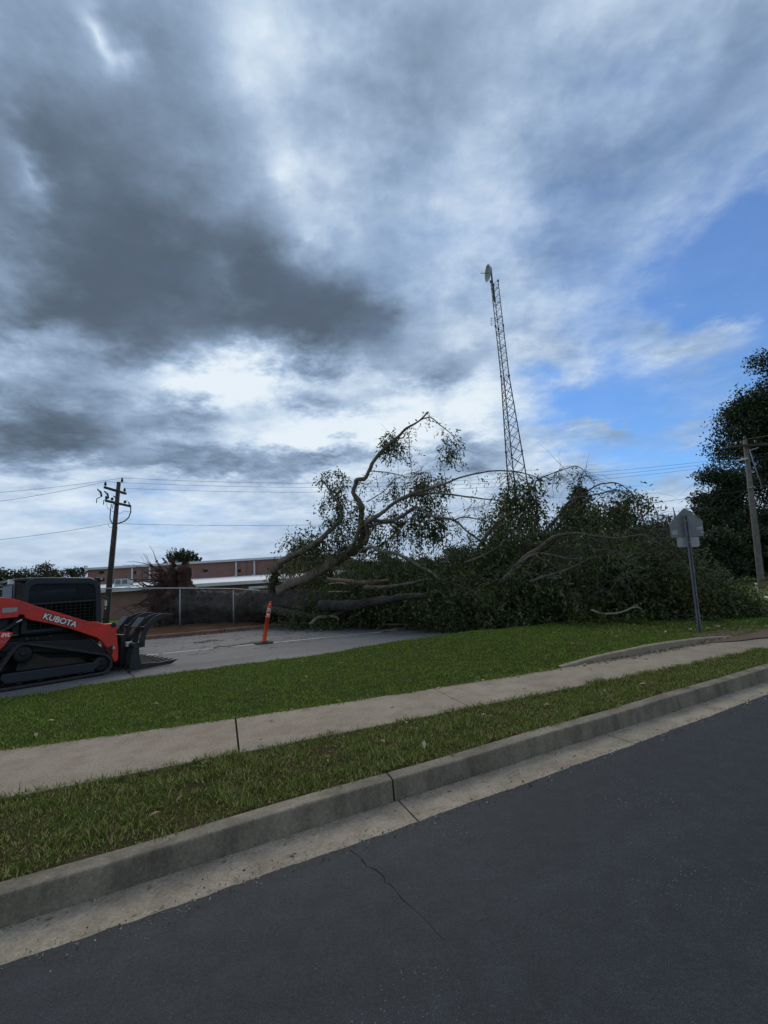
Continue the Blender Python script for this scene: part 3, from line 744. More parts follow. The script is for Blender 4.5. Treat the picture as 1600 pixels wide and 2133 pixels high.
for k in range(int((Lt + Hh) / sp_)):
    for sgn in (1, -1):
        u0 = k * sp_ - Hh if sgn > 0 else k * sp_
        ua, za, ub, zb = (u0, 0, u0 + Hh, Hh) if sgn > 0 else (u0, 0, u0 - Hh, Hh)
        lo, hi = 0, 1
        ps = []
        for q in (0, .5, 1):
            uu = ua + (ub - ua) * q
            ps.append((uu, q))
        pts = []
        for uu, q in ps:
            uu = min(max(uu, 0), Lt); tz = topz(uu) - .02; bz = tz - Hh
            pts.append(x0.xy.to_3d() + dirf * uu + Vector((0, 0, bz + (tz - bz) * q)))
        if (pts[0].xy - pts[2].xy).length > .2: wm.tube(pts, .0014, 3, False)
tag(wm.build('chain_link_mesh', M['mesh'], fen), kind='stuff')

# ------------------------------------------------------------------ utility poles and wires
def sagline(a, b, sag, n=24): return [a.lerp(b, i / n) - Vector((0, 0, sag * 4 * (i / n) * (1 - i / n))) for i in range(n + 1)]
def wire(a, b, sag, r, label, grp='overhead wires'):
    o = MB().tube(sagline(a, b, sag), r, 5).build('overhead_wire', M['wire'])
    return tag(o, label, 'wire', grp)
PD = 27.0
pb, pt = at(220.5, 1296, PD), at(247.5, 1005.5, PD)
up = thing('utility_pole', pb, 0, 'dark leaning wooden utility pole with two crossarms beside the brick building', 'utility pole')
axis = (pt - pb).normalized()
MB().tube([pb - axis * .4, pb.lerp(pt, .5), pt], [.165, .14, .105], 12).build('pole', M['pole'], up)
MB().lathe(pt, axis, [(-.02, .11), (.03, .11), (.04, .09)], 12).build('pole_cap', M['pole'], up)
def arm(pl, dl, pr_, dr):
    a, b = at(*pl, dl), at(*pr_, dr); b.z = a.z
    return a, b
a1, b1 = arm((217.5, 1015), 26.0, (262, 1030), 28.0)
a2, b2 = arm((220.5, 1043), 26.0, (272, 1056), 28.1)
for a, b in ((a1, b1), (a2, b2)): MB().bar(a, b, .10, .12).build('crossarm', M['pole'], up)
def insul(p, h=.26, r=.075):
    MB().lathe(p, (0, 0, 1), [(0, .02), (.06, .02), (.08, r), (.13, r * .8), (.15, r * .95), (.2, r * .7), (h, r * .55), (h + .03, .02)], 10).build('insulator', M['insul'], up)
tp = a1.lerp(b1, .04) + Vector((0, 0, .05)); insul(tp)
insul(b1.lerp(a1, .06) + Vector((0, 0, .05)))
insul(pt + Vector((.16, .05, -.02)), .3)
for u in (.02, .24, .76): insul(a2.lerp(b2, u) + Vector((0, 0, .05)), .2, .085)
for a, u in ((a1, .0), (a1, .3), (b1, .0)):                       # fused cutouts hanging off the upper arm
    c = a.lerp(b1 if a is a1 else a1, u) + Vector((-.25 if a is a1 else -.6, -.05, -.32))
    mb = MB().tube([c + Vector((-.1, 0, .22)), c + Vector((.08, 0, .05)), c + Vector((.14, 0, -.2))], [.04, .055, .045], 7)
    mb.tube([c + Vector((.14, 0, -.2)), c + Vector((-.12, 0, -.3)), c + Vector((-.14, 0, -.55))], .025, 6); mb.build('fused_cutout', M['insul'], up)
on_axis = lambda py: pb.lerp(pt, (1296 - py) / 290.5)
def cable(pts, r=.022): MB().tube([at(x, y, PD - .15) for x, y in pts], r, 6).build('jumper_cable', M['wire'], up)
cable([(232, 1050), (230, 1066), (229, 1080), (231, 1085), (234, 1091)], .03)
cable([(268, 1046), (272, 1056), (272.5, 1066), (268, 1078), (259, 1086), (244, 1091)], .035)
cable([(222, 1049), (224, 1058), (230, 1063), (238, 1067)], .011)
cable([(245, 1069), (252, 1069), (259, 1064), (266, 1066), (271, 1066)], .011)
cable([(259, 1044), (263, 1042), (268, 1046)], .011)
cable([(225, 1092), (228, 1098), (233, 1099.5)], .012)
MB().tube([on_axis(1300) + Vector((.17, 0, 0)), on_axis(1100) + Vector((.15, 0, 0))], .02, 6).build('ground_conduit', M['galv'], up)
MB().box(on_axis(1268) + Vector((0, -.165, 0)), (.06, .01, .09)).build('tag_plate', M['trim'], up)

L1, L2, L3 = tp + Vector((0, 0, .28)), pt + Vector((.16, .05, .28)), b1.lerp(a1, .06) + Vector((0, 0, .3))
wire(at(-60, 1030, 24), L2, .1, .0085, 'uppermost thin wire from the pole top off the left edge')
wire(at(-60, 1052, 22.5), L1, .1, .0085, 'second thin wire from the upper crossarm off the left edge')
wire(at(-60, 1130, 24), on_axis(1091), .1, .0095, 'lower cable from mid pole off the left edge, below the crossarms')
R0 = at(1640, 938, 31); wire(L2, R0, 1.05, .0085, 'uppermost long wire crossing the sky from dark pole top to the right')
R1 = at(1640, 943, 32); wire(L1, R1, 1.12, .0085, 'middle long wire crossing the sky from the upper crossarm to the right')
R2 = at(1640, 950, 33); wire(L3, R2, 1.1, .0085, 'lowest of the three long wires crossing the sky above the broken limbs')
R3 = at(1640, 1008, 31); wire(on_axis(1093), R3, 1.0, .0095, 'lower communication cable running right from mid pole behind the limbs')

RD = 26.5
pb2, pt2 = at(1588, 1229, RD), at(1552, 917, RD)
u2 = thing('utility_pole', pb2, 0, 'grey weathered utility pole with one crossarm in front of the tall dark trees', 'utility pole')
ax2 = (pt2 - pb2).normalized()
MB().tube([pb2 - ax2 * .4, pb2, pb2.lerp(pt2, .5), pt2], [.19, .175, .145, .11], 12).build('pole', M['greypole'], u2)
MB().tube([pb2 - ax2 * .1, pb2 + ax2 * .35], [.195, .185], 12).build('clay_stained_base', M['clay'], u2)
ca, cb = at(1519, 930.5, RD - .15), at(1612, 924, RD - .15); MB().bar(ca, cb, .11, .14).build('crossarm', M['pole'], u2)
def u2i(u, h=.2):
    MB().lathe(ca.lerp(cb, u) + Vector((0, 0, .07)), (0, 0, 1), [(0, .02), (.05, .06), (.1, .06), (.12, .045), (h, .05), (h + .02, .02)], 8).build('insulator', M['insul'], u2)
for u in (.06, .28, .6): u2i(u)
MB().lathe(pt2, (0, 0, 1), [(0, .03), (.08, .06), (.2, .06), (.24, .02)], 8).build('insulator', M['insul'], u2)
MB().bar(at(1533, 960, RD - .2), at(1557, 954.5, RD - .1), .07, .09).build('bracket_arm', M['trim'], u2)
MB().bar(at(1562, 938, RD - .15), at(1580, 932, RD - .15), .04, .05).build('arm_brace', M['galv'], u2)
MB().tube([at(1561, 936, RD - .2), at(1570, 965, RD - .25), at(1588, 1015, RD - .4)], .03, 6).build('guy_strut', M['galv'], u2)
MB().bar(at(1556, 1016, RD - .2), at(1572, 1013.5, RD - .1), .05, .06).build('cable_bracket', M['galv'], u2)
far = 70.0
for (x0_, y0_), (x1_, y1_), lb in (((1521, 931), (1396, 1046), 'topmost wire slanting away down left from the grey pole crossarm'), ((1541, 931), (1412, 1050), 'second wire slanting away down left from the grey pole crossarm'),
                            ((1554, 960), (1434, 1060), 'third wire slanting away from below the grey pole bracket'), ((1560, 1018), (1455, 1086), 'lowest cable slanting away from mid height of the grey pole')):
    wire(at(x0_, y0_, RD - .2), at(x1_, y1_, far), .25, .010, lb, 'wires leaving the grey pole')
for (x0_, y0_), (x1_, y1_), lb in (((1552, 915), (1660, 893), 'wire from the grey pole top running off the right edge'), ((1572, 1014), (1660, 998), 'cable from mid grey pole running off the right edge')):
    wire(at(x0_, y0_, RD - .1), at(x1_, y1_, 22), .05, .010, lb, 'wires leaving the grey pole')

mk = thing('marker_post', onz(1579, 1236, -.08), 0, 'short white marker post standing beside the grey utility pole', 'marker post')
q0 = onz(1579, 1236, -.08); q1 = at(1574, 1213, q0.y)
MB().tube([q0, q0.lerp(q1, .95), q1], [.05, .05, .03], 8).build('post', M['white'], mk)
MB().tube([q0.lerp(q1, .7), q0.lerp(q1, .8)], .053, 8).build('band', M['trim'], mk)
lp = onz(1600, 1245, -.03)
o = MB(); r_ = random.Random(4)
pp = [lp + Vector((.16 * math.cos(k * 1.05) * r_.uniform(.6, 1.1), .1 * math.sin(k * 1.05), r_.uniform(-.02, .06))) for k in range(6)]
o.add(pp + [lp + Vector((0, 0, .09))], [(k, (k + 1) % 6, 6) for k in range(6)]); o.add(pp, [tuple(range(6))])
tag(o.build('plastic_bag', M['litterwhite']), 'crumpled white plastic litter on the grass at the right edge', 'litter')

# ------------------------------------------------------------------ lattice tower
TD = 62.0
tb = at(1079, 1010, TD); tb.z = -.1
zt_ = lambda px, py: at(px, py, TD).z
Z1, Z2 = zt_(1049, 785), zt_(1030, 588)
tw = thing('lattice_tower', tb, 0, 'tall three-legged steel lattice radio tower with a dish at its top', 'tower')
angs = [math.radians(a) for a in (215, 262, 350)]
angs = [math.radians(a) for a in (200, 250, 335)]
leanv = Vector((-.012, 0, 1))
def legp(k, z):
    r = float(np.interp(z, [0, Z1, Z2], [2.15, .62, .58])); a = math.radians((205, 325, 85)[k])
    return Vector((tb.x + leanv.x * z + r * math.cos(a), tb.y + r * math.sin(a), z))
for k in range(3):
    MB().tube([legp(k, -.1), legp(k, Z1), legp(k, Z2)], [.09, .07, .055], 6).build('tower_leg', M['tower'], tw)
z = 9.0; lev = [0, 3.2, 6.2, 9.0]
while z < Z1 - .6:
    r = float(np.interp(z, [0, Z1], [2.15, .62])); z += max(1.15, r * 1.35); lev.append(min(z, Z1))
lev[-1] = Z1
for i in range(len(lev) - 1):
    for k in range(3):
        k2 = (k + 1) % 3
        for (p, q) in ((legp(k, lev[i]), legp(k2, lev[i + 1])), (legp(k2, lev[i]), legp(k, lev[i + 1]))):
            MB().bar(p, q, .055, .055).build('cross_brace', M['tower'], tw)
nz_ = 26
for i in range(nz_):
    za, zb = Z1 + (Z2 - Z1) * i / nz_, Z1 + (Z2 - Z1) * (i + 1) / nz_
    for k in range(3):
        k2 = (k + 1) % 3; p, q = (legp(k, za), legp(k2, zb)) if i % 2 else (legp(k2, za), legp(k, zb))
        MB().bar(p, q, .035, .035).build('zigzag_brace', M['tower'], tw)
        if i % 4 == 0: MB().bar(legp(k, za), legp(k2, za), .035, .035).build('ring_brace', M['tower'], tw)
for zz in (Z1, Z1 + (Z2 - Z1) * .52, Z2, Z1 * .62):
    for k in range(3): MB().lathe(legp(k, zz - .12), (0, 0, 1), [(0, .13), (.24, .13)], 8).build('leg_flange', M['tower'], tw)
dc = at(1019.5, 569, TD - .4); mast = legp(0, Z2 - 1.6)
mtop = Vector((mast.x + .15, mast.y - .1, dc.z + .9))
MB().tube([mast + Vector((.2, -.1, -1.5)), mtop], .12, 8).build('dish_mast', M['tower'], tw)
dax = Vector((-.985, -.10, .0)).normalized()
R_ = 1.15
dsh = MB().lathe(dc + dax * -.1, dax, [(-.02, .05), (.02, .4), (.12, .75), (.24, 1.02), (.36, R_), (.39, R_ + .02), (.34, R_ - .06), (.22, .95), (.1, .6), (.03, .2), (.03, .04)], 28).build('dish', M['dish'], tw)
MB().tube([dc, dc + dax * 1.25], [.04, .05], 6).build('feed_horn', M['tower'], dsh)
MB().tube([dc - dax * .1, Vector((mtop.x, mtop.y, dc.z))], .09, 6).build('dish_mount', M['tower'], tw)
ac = legp(0, Z1 + (Z2 - Z1) * .56)
an = MB()
for k in range(5): an.bar(ac + Vector((-.75, -.2, -.45 + .25 * k)), ac + Vector((-.1, -.1, -.45 + .25 * k)), .03, .03)
an.bar(ac + Vector((-.6, -.2, -.6)), ac + Vector((-.45, -.2, .7)), .04, .04); an.build('grid_antenna', M['tower'], tw)

# ------------------------------------------------------------------ compact track loader with root grapple
LO = Vector((-6.4266, 10.6433, 0)); PSI = math.radians(48)
ld = thing('track_loader', LO, PSI, 'red compact track loader with dark cab and raised-claw grapple parked on the lot', 'track loader')
def xz(P, y): return [(x, y, z) for x, z in P]
def part(mb, name, m, parent=None, bevel=0.0): return mb.build(name, M[m], parent or ld, True, bevel)
ARM = [(-2.55, 1.78), (-2.3, 1.79), (-2.015, 1.714), (-1.801, 1.66), (-1.603, 1.62), (-1.372, 1.522), (-1.266, 1.465), (-.911, 1.316), (-.364, 1.083), (-.242, 1.07), (-.074, 1.003),
       (.053, .999), (.139, 1.001), (.168, .96), (.164, .822), (.207, .42), (.203, .239), (.139, .204), (.065, .351), (-.008, .511), (-.109, .659), (-.207, .746), (-.411, .845),
       (-.727, .997), (-1.051, 1.117), (-1.314, 1.199), (-1.408, 1.249), (-1.433, 1.313), (-1.501, 1.32), (-1.522, 1.274), (-1.785, 1.272), (-2.0, 1.28), (-2.4, 1.36), (-2.55, 1.5)]
TRK = [(-2.02, .10), (-1.99, .22), (-1.90, .30), (-1.755, .40), (-1.697, .515), (-1.596, .683), (-1.54, .75), (-1.468, .791), (-1.401, .802), (-1.274, .772), (-.728, .614), (-.064, .41), (.035, .343), (.087, .231),
       (.054, .10), (-.055, .012), (-.391, .006), (-1.073, .006), (-1.739, .006), (-1.94, .02)]
def text_on(parent, body, x, z, ang, h, y, align='LEFT', m='letter', bold=.0, name='lettering', shear=0.0):
    cu = bpy.data.curves.new('lettering', 'FONT'); cu.body = body; cu.size = h / .69; cu.align_x = align; cu.offset = bold; cu.extrude = .002; cu.shear = shear
    tmp = bpy.data.objects.new('lettering', cu); COL.objects.link(tmp)
    me = bpy.data.meshes.new_from_object(tmp.evaluated_get(bpy.context.evaluated_depsgraph_get()))
    bpy.data.objects.remove(tmp)
    ca_, sa_ = math.cos(ang), math.sin(ang)
    me.transform(Matrix(((ca_, -sa_, 0, x), (0, 0, -1, y), (sa_, ca_, 0, z), (0, 0, 0, 1))))
    me.materials.clear()
    return link_mesh(name, me, M[m], parent, True)
for side in (-1, 1):
    y_out = -.80 if side < 0 else .80
    th = .11 if side < 0 else -.11
    arm_o = part(MB().prism(xz(ARM, y_out), (0, th, 0)), 'lift_arm', 'red', bevel=.012)
    e = -.004 if side < 0 else .004
    boss = [(-.42, 1.04), (-.30, 1.03), (-.17, .985), (-.19, .93), (-.27, .885), (-.42, .955), (-.52, 1.02)]
    part(MB().ring(xz(boss, y_out + e), xz([(x * .82 - .055, z * .82 + .175) for x, z in boss], y_out + e), (0, -e * .8, 0)), 'pressed_panel', 'red', arm_o)
    boss = [(-1.30, 1.44), (-1.20, 1.40), (-1.17, 1.33), (-1.24, 1.25), (-1.34, 1.24), (-1.40, 1.30), (-1.37, 1.40)]
    part(MB().ring(xz(boss, y_out + e), xz([(-1.29 + (x + 1.29) * .9, 1.34 + (z - 1.34) * .9) for x, z in boss], y_out + e), (0, -e * .8, 0)), 'pressed_panel', 'red', arm_o)
    if side < 0:
        a_ = math.atan2(1.006 - 1.224, -.612 + 1.145)
        text_on(arm_o, 'KUBOTA', -1.148, 1.222, a_, .103, -.8015, m='ink', bold=.016, name='letter_outline')
        text_on(arm_o, 'KUBOTA', -1.148, 1.222, a_, .103, -.8045, bold=.004)
        st_ = part(MB().prism(xz([(-1.757, 1.375), (-1.54, 1.375), (-1.54, 1.455), (-1.757, 1.462)], -.803), (0, .003, 0)), 'warning_sticker', 'sticker', arm_o)
        part(MB().box((.115, -.803, .50), (.035, .006, .045)), 'reflector', 'lens', arm_o)
        part(MB().prism(xz([(-.01, .525), (.09, .545), (.10, .40), (.075, .34)], -.802), (0, .002, 0)), 'painted_cutout', 'ink', arm_o)  # flat black patch on the arm, painting the shade inside an opening
    else:
        text_on(arm_o, '', 0, 0, 0, .1, .81) if False else None
    part(MB().lathe((.10, y_out - (.02 if side < 0 else -.02), .965), (0, 1 if side < 0 else -1, 0), [(0, .05), (.02, .05), (.02, .02)], 14), 'pivot_pin', 'black', arm_o)
    # rubber track belt with lugs
    n = len(TRK); cx = sum(x for x, _ in TRK) / n; cz = sum(z_ for _, z_ in TRK) / n
    inner = []
    for i, (x, z_) in enumerate(TRK):
        (xa, za), (xb, zb) = TRK[i - 1], TRK[(i + 1) % n]; tx, tz = xb - xa, zb - za; l_ = math.hypot(tx, tz)
        nx, nzz = tz / l_, -tx / l_
        if (cx - x) * nx + (cz - z_) * nzz < 0: nx, nzz = -nx, -nzz
        inner.append((x + nx * .04, z_ + nzz * .04))
    ya = -.85 if side < 0 else .43
    mb = MB().ring(xz(TRK, ya), xz(inner, ya), (0, .42, 0)); 
    tr = part(mb, 'rubber_track', 'rubber', bevel=.006)
    lug = MB(); per = []
    for i in range(n):
        a, b = Vector(TRK[i]), Vector(TRK[(i + 1) % n]); l_ = (b - a).length; k = max(1, int(l_ / .09))
        for q in range(k):
            p = a.lerp(b, (q + .5) / k); d_ = (b - a).normalized(); nr = Vector((d_.y, -d_.x))
            if (Vector((cx, cz)) - p).dot(nr) > 0: nr = -nr
            ang = math.atan2(d_.y, d_.x); R = Matrix.Rotation(-ang, 3, 'Y')
            c = p + nr * .003
            if c.y > .012: lug.box((c.x, ya + .21, c.y), (.045, .43, .02), R)
    part(lug, 'track_lugs', 'rubber', tr)['kind'] = 'stuff'
    yc = ya + .21
    part(MB().prism(xz([(-1.72, .29), (-.16, .27), (-.13, .20), (-.26, .10), (-.96, .095), (-1.66, .11), (-1.74, .2)], yc - .17), (0, .34, 0)), 'track_frame', 'cab', bevel=.015)
    part(MB().prism(xz([(-1.5, .30), (-.35, .28), (-.5, .40), (-1.0, .46), (-1.3, .62), (-1.45, .6)], yc - .08), (0, .2, 0)), 'undercarriage_plate', 'mud', bevel=.01)
    for (x, z_, r) in ((-1.42, .61, .165), (-.09, .215, .165), (-1.84, .165, .13)):
        nm = 'drive_sprocket' if z_ > .5 else 'idler_wheel'
        w_ = part(MB().lathe((x, yc - .15, z_), (0, 1, 0), [(0, r * .35), (0, r * .8), (.02, r), (.1, r), (.1, r * .5), (.2, r * .5), (.2, r), (.28, r), (.3, r * .8), (.3, .05)], 22), nm, 'black')
        part(MB().lathe((x, yc - .175, z_), (0, 1, 0), [(0, r * .2), (.03, r * .38)], 12), 'hub', 'mud', w_)
    for x in (-1.45, -1.13, -.81, -.49):
        part(MB().lathe((x, yc - .14, .115), (0, 1, 0), [(0, .04), (0, .062), (.08, .068), (.08, .03), (.2, .03), (.2, .068), (.28, .062), (.28, .03)], 14), 'track_roller', 'black')
    ys = -.80 if side < 0 else .72
    fe = part(MB().prism(xz([(-2.5, 1.12), (-1.986, 1.077), (-1.611, 1.021), (-1.577, .983), (-1.7, .787), (-1.761, .717), (-1.965, .605), (-2.5, .55)], ys), (0, .08, 0)), 'rear_side_panel', 'red', bevel=.012)
    if side < 0:
        text_on(fe, 'SVL', -1.627, .945, math.radians(-2), .058, -.8025, 'RIGHT', bold=.004, shear=.25)
        text_on(fe, '75-2', -1.672, .838, math.radians(-2), .040, -.8025, 'RIGHT', m='sticker', shear=.25)
    cyl = part(MB().tube([(-2.1, ys + .04, .82), (-1.55, ys + .05, 1.16)], .045, 12), 'lift_cylinder', 'black')
    part(MB().tube([(-1.55, ys + .05, 1.16), (-1.44, ys + .05, 1.235)], .026, 10), 'cylinder_rod', 'chrome', cyl)
    part(MB().bar((-1.75, ys + .1, 1.06), (-1.50, ys + .1, 1.22), .06, .035), 'control_link', 'black')
part(MB().box((-1.0, 0, .58), (1.9, .82, .62)), 'chassis', 'black', bevel=.02)
part(MB().prism([(-1.9, -.68, .86), (-.25, -.68, .72), (-.05, -.68, .5), (-.05, -.68, .42), (-1.9, -.68, .7)], (0, 1.36, 0)), 'fender_deck', 'black', bevel=.015)
for x, y_, z_ in ((-1.35, -.69, .86), (-1.2, -.69, .845), (-.98, -.69, .87)):
    part(MB().lathe((x, y_, z_), (0, -1, 0), [(0, .03), (.03, .03), (.04, .018)], 8), 'hydraulic_fitting', 'mud')
eng = part(MB().prism(xz([(-2.75, .55), (-1.6, .55), (-1.6, 1.5), (-1.75, 1.58), (-2.3, 1.6), (-2.6, 1.55), (-2.75, 1.3)], -.6), (0, 1.2, 0)), 'engine_hood', 'cab', bevel=.04)
for k in range(6): part(MB().box((-2.15, -.605, .75 + k * .1), (.7, .02, .03)), 'hood_louvre', 'black', eng)
# cab
CO = [(-1.44, .95), (-1.44, 1.613), (-1.435, 1.781), (-1.405, 1.907), (-1.325, 1.975), (-1.231, 2.0), (-.75, 1.985), (-.30, 1.96), (-.173, 1.901), (-.106, 1.788), (-.086, 1.523), (-.075, .95)]
CI = [(-1.335, 1.02), (-1.335, 1.592), (-1.325, 1.75), (-1.30, 1.82), (-1.262, 1.85), (-1.2, 1.862), (-.75, 1.85), (-.324, 1.83), (-.25, 1.80), (-.215, 1.74), (-.195, 1.55), (-.181, 1.02)]
for y_ in (-.64, .57):
    cf = part(MB().ring(xz(CO, y_), xz(CI, y_), (0, .07, 0)), 'cab_side_frame', 'cab', bevel=.02)
    part(MB().prism(xz(CI, y_ + .03), (0, .006, 0)), 'side_window', 'glass', cf)
    scr = MB()
    yb = y_ + (.012 if y_ < 0 else .058)
    for k in range(14): scr.box((-1.30 + k * .083, yb, 1.25), (.008, .008, .46))
    for k in range(8): scr.box((-.76, yb + .004, 1.05 + k * .062), (1.14, .008, .008))
    part(scr, 'window_screen', 'black', cf)
    part(MB().box((-.755, y_ + .035, 1.50), (1.12, .03, .03)), 'window_rail', 'cab', cf)
part(MB().prism(xz([(-1.62, 1.93), (-1.60, 1.99), (-1.30, 2.005), (-.28, 1.975), (-.16, 1.915), (-.17, 1.87), (-.3, 1.90), (-1.35, 1.93)], -.57), (0, 1.14, 0)), 'cab_roof', 'cab', bevel=.02)
rp = part(MB().box((-1.50, 0, 1.45), (.10, 1.1, 1.0)), 'cab_rear_wall', 'cab')
part(MB().box((-1.556, 0, 1.66), (.012, .85, .42)), 'rear_window', 'glass', rp)
part(MB().box((-1.47, -.605, 1.72), (.10, .06, .36)), 'amber_tail_light', 'mud', rp)
fr = MB().ring([(-.10, -.57, .95), (-.10, .57, .95), (-.14, .57, 1.88), (-.14, -.57, 1.88)], [(-.10, -.49, 1.0), (-.10, .49, 1.0), (-.14, .49, 1.78), (-.14, -.49, 1.78)], (.05, 0, 0))
ff = part(fr, 'cab_front_frame', 'cab', bevel=.01)
part(MB().prism([(-.08, -.49, 1.0), (-.08, .49, 1.0), (-.12, .49, 1.78), (-.12, -.49, 1.78)], (.008, 0, 0)), 'front_window', 'glass', ff)
for y_ in (-.5, .5):
    lm = part(MB().box((-.10, y_, 1.925), (.18, .16, .085)), 'work_light', 'black', bevel=.015)
    part(MB().lathe((-.02, y_, 1.925), (1, 0, 0), [(0, .035), (.02, .03)], 12), 'lamp_lens', 'lens', lm)
    part(MB().lathe((-.08, y_ - .085, 1.93), (0, -1, 0), [(0, .022), (.008, .018)], 10), 'lamp_bolt', 'lens', lm)
    part(MB().box((-1.60, y_, 1.94), (.08, .14, .09)), 'rear_work_light', 'lens')
    part(MB().tube([(-.06, y_ * 1.26, 1.10), (.02, y_ * 1.28, 1.12), (.035, y_ * 1.28, 1.52), (-.06, y_ * 1.26, 1.55)], .016, 8), 'grab_handle', 'black')
    part(MB().box((-.01, y_ * 1.26, 1.42), (.03, .12, .12)), 'cab_mirror', 'trim')
sd = part(MB().box((-1.05, 0, 1.05), (.5, .5, .14)), 'operator_seat', 'seat', bevel=.03)
part(MB().box((-1.32, 0, 1.42), (.14, .5, .62), Matrix.Rotation(math.radians(-8), 3, 'Y')), 'seat_back', 'seat', sd, .03)
for y_ in (-.33, .33): part(MB().box((-.8, y_, 1.12), (.5, .12, .16)), 'armrest_console', 'seat', sd, .02)
part(MB().box((-.75, 0, .94), (1.25, 1.1, .04)), 'cab_floor', 'black')
# grapple attachment
gp = thing('root_grapple', (0, 0, 0)); gp.parent = ld; gp.location = (0, 0, 0)
def gpart(mb, name, m='grapple', bevel=0.008): return mb.build(name, M[m], gp, True, bevel)
gpart(MB().box((.36, 0, .42), (.09, 1.2, .62)), 'coupler_plate', 'black')
for z_ in (.22, .62): gpart(MB().box((.30, 0, z_), (.2, 1.0, .08)), 'coupler_beam', 'black')
gpart(MB().tube([(.46, -.92, .12), (.46, .92, .12)], .06, 10), 'lower_beam')
gpart(MB().tube([(.50, -.92, .50), (.50, .92, .50)], .055, 10), 'upper_beam')
TIN = [(.36, .0), (.76, -.002), (1.244, .012), (1.40, .10), (1.30, .095), (.96, .085), (.60, .12), (.56, .30), (.555, .49), (.46, .50), (.40, .30)]
for k in range(9):
    y_ = -.95 + k * 1.9 / 8
    big = k in (0, 8)
    P_ = TIN if big else [(x, z_) for x, z_ in TIN]
    gpart(MB().prism(xz(P_, y_ - (.02 if big else .0125)), (0, .04 if big else .025, 0)), 'side_plate' if big else 'rake_tine', bevel=.004)
CUR = [(.64, .44), (.66, .58), (.70, .72), (.765, .85), (.87, .98), (.985, 1.06), (1.127, 1.105), (1.25, 1.105), (1.37, 1.075)]
CUI = [(.77, .42), (.775, .55), (.80, .68), (.85, .79), (.93, .89), (1.02, .955), (1.13, 1.0), (1.24, 1.035), (1.37, 1.065)]
for yc in (-.52, .42):
    cl = thing('grapple_claw', (0, 0, 0)); cl.parent = gp
    dz = 0.0 if yc < 0 else .02
    for dy in (-.19, .19):
        poly = [(x, yc + dy, z_ + dz) for x, z_ in CUR] + [(x, yc + dy, z_ + dz) for x, z_ in reversed(CUI)]
        MB().prism(poly, (0, .035, 0)).build('claw_plate', M['grapple'], cl, True, .004)
    MB().prism([(.60, yc - .17, .86 + dz), (.77, yc - .17, 1.06 + dz), (.80, yc - .17, 1.04 + dz), (.64, yc - .17, .84 + dz)], (0, .36, 0)).build('claw_cover', M['grapple'], cl, True, .006)
    MB().box((.78, yc + .015, .80 + dz), (.06, .36, .1)).build('claw_crossbar', M['grapple'], cl, True)
    MB().tube([(.46, yc, .55), (.72, yc, .86 + dz)], .04, 10).build('claw_cylinder', M['black'], cl, True)
    MB().tube([(.68, yc - .2, .47), (.68, yc + .22, .47)], .05, 10).build('hinge_pin', M['black'], cl, True)
for k, y_ in enumerate((-.35, -.22, .1, .25)):
    gpart(MB().tube([(.20, y_, .75), (.33, y_ - .03, .86), (.44, y_ + .04, .74), (.50, y_ + .02, .60)], .014, 6), 'hydraulic_hose', 'black', 0)
gpart(MB().box((.47, -.62, .52), (.12, .1, .1)), 'valve_block', 'trim')

# ------------------------------------------------------------------ road sign seen from behind
SD = SIGN.y
sg = thing('road_sign', SIGN, 0, 'back of a grey pentagonal road sign with a small plate on a leaning post', 'road sign')
sp = lambda px, py, dy=0.0: at(px, py, SD + dy)
z_ = lambda L, dy: [sp(1380 + x / 14.545, 1040 + y / 14.545, dy) for x, y in L]
pan = MB().prism(z_([(620, 285), (680, 270), (720, 285), (1190, 625), (1215, 680), (1260, 1080), (1235, 1110), (1190, 1118), (310, 1162), (270, 1145), (250, 1100), (222, 770), (235, 720)], .05), Vector((0, .004, 0))).build('sign_panel', M['alu'], sg)
MB().prism(z_([(440, 1175), (465, 1165), (1075, 1135), (1105, 1150), (1130, 1390), (1110, 1425), (1080, 1438), (500, 1455), (465, 1435), (455, 1410)], .045), Vector((0, .004, 0))).build('plaque', M['sticker'], sg)
for L in ([(270, 950), (450, 935), (465, 1070), (285, 1085)], [(1030, 860), (1215, 805), (1235, 915), (1060, 935)], [(1150, 980), (1235, 965), (1245, 1030), (1160, 1035)]):
    MB().prism(z_(L, .046), Vector((0, .002, 0))).build('sticker', M['sticker'], pan)
p0, p1 = SIGN - Vector((0, 0, .25)), sp(1426.5, 1073)
dv = (p1 - p0).normalized(); sx = Vector((1, 0, 0)); 
mb = MB()
for o_, w_, h_ in ((Vector((0, 0, 0)), .035, .006), (Vector((-.02, -.012, 0)), .006, .03), (Vector((.02, -.012, 0)), .006, .03), (Vector((-.03, -.025, 0)), .022, .005), (Vector((.03, -.025, 0)), .022, .005)):
    a, b = p0 + o_, p1 + o_
    R = Matrix((dv, Vector((1, 0, 0)) - dv * dv.x, Vector((0, 1, 0)) - dv * dv.y)).transposed()
    R = Matrix([c.normalized() for c in R.transposed()]).transposed()
    mb.box((a + b) / 2, ((b - a).length, w_, h_), R)
mb.build('u_channel_post', M['post'], sg)
for py in (1085, 1110, 1125):
    c = p0.lerp(p1, (1311 - py) / (1311 - 1073)); MB().lathe(c + Vector((0, -.012, 0)), (0, -1, 0), [(0, .014), (.01, .014), (.014, .006)], 6).build('bolt', M['galv'], sg)

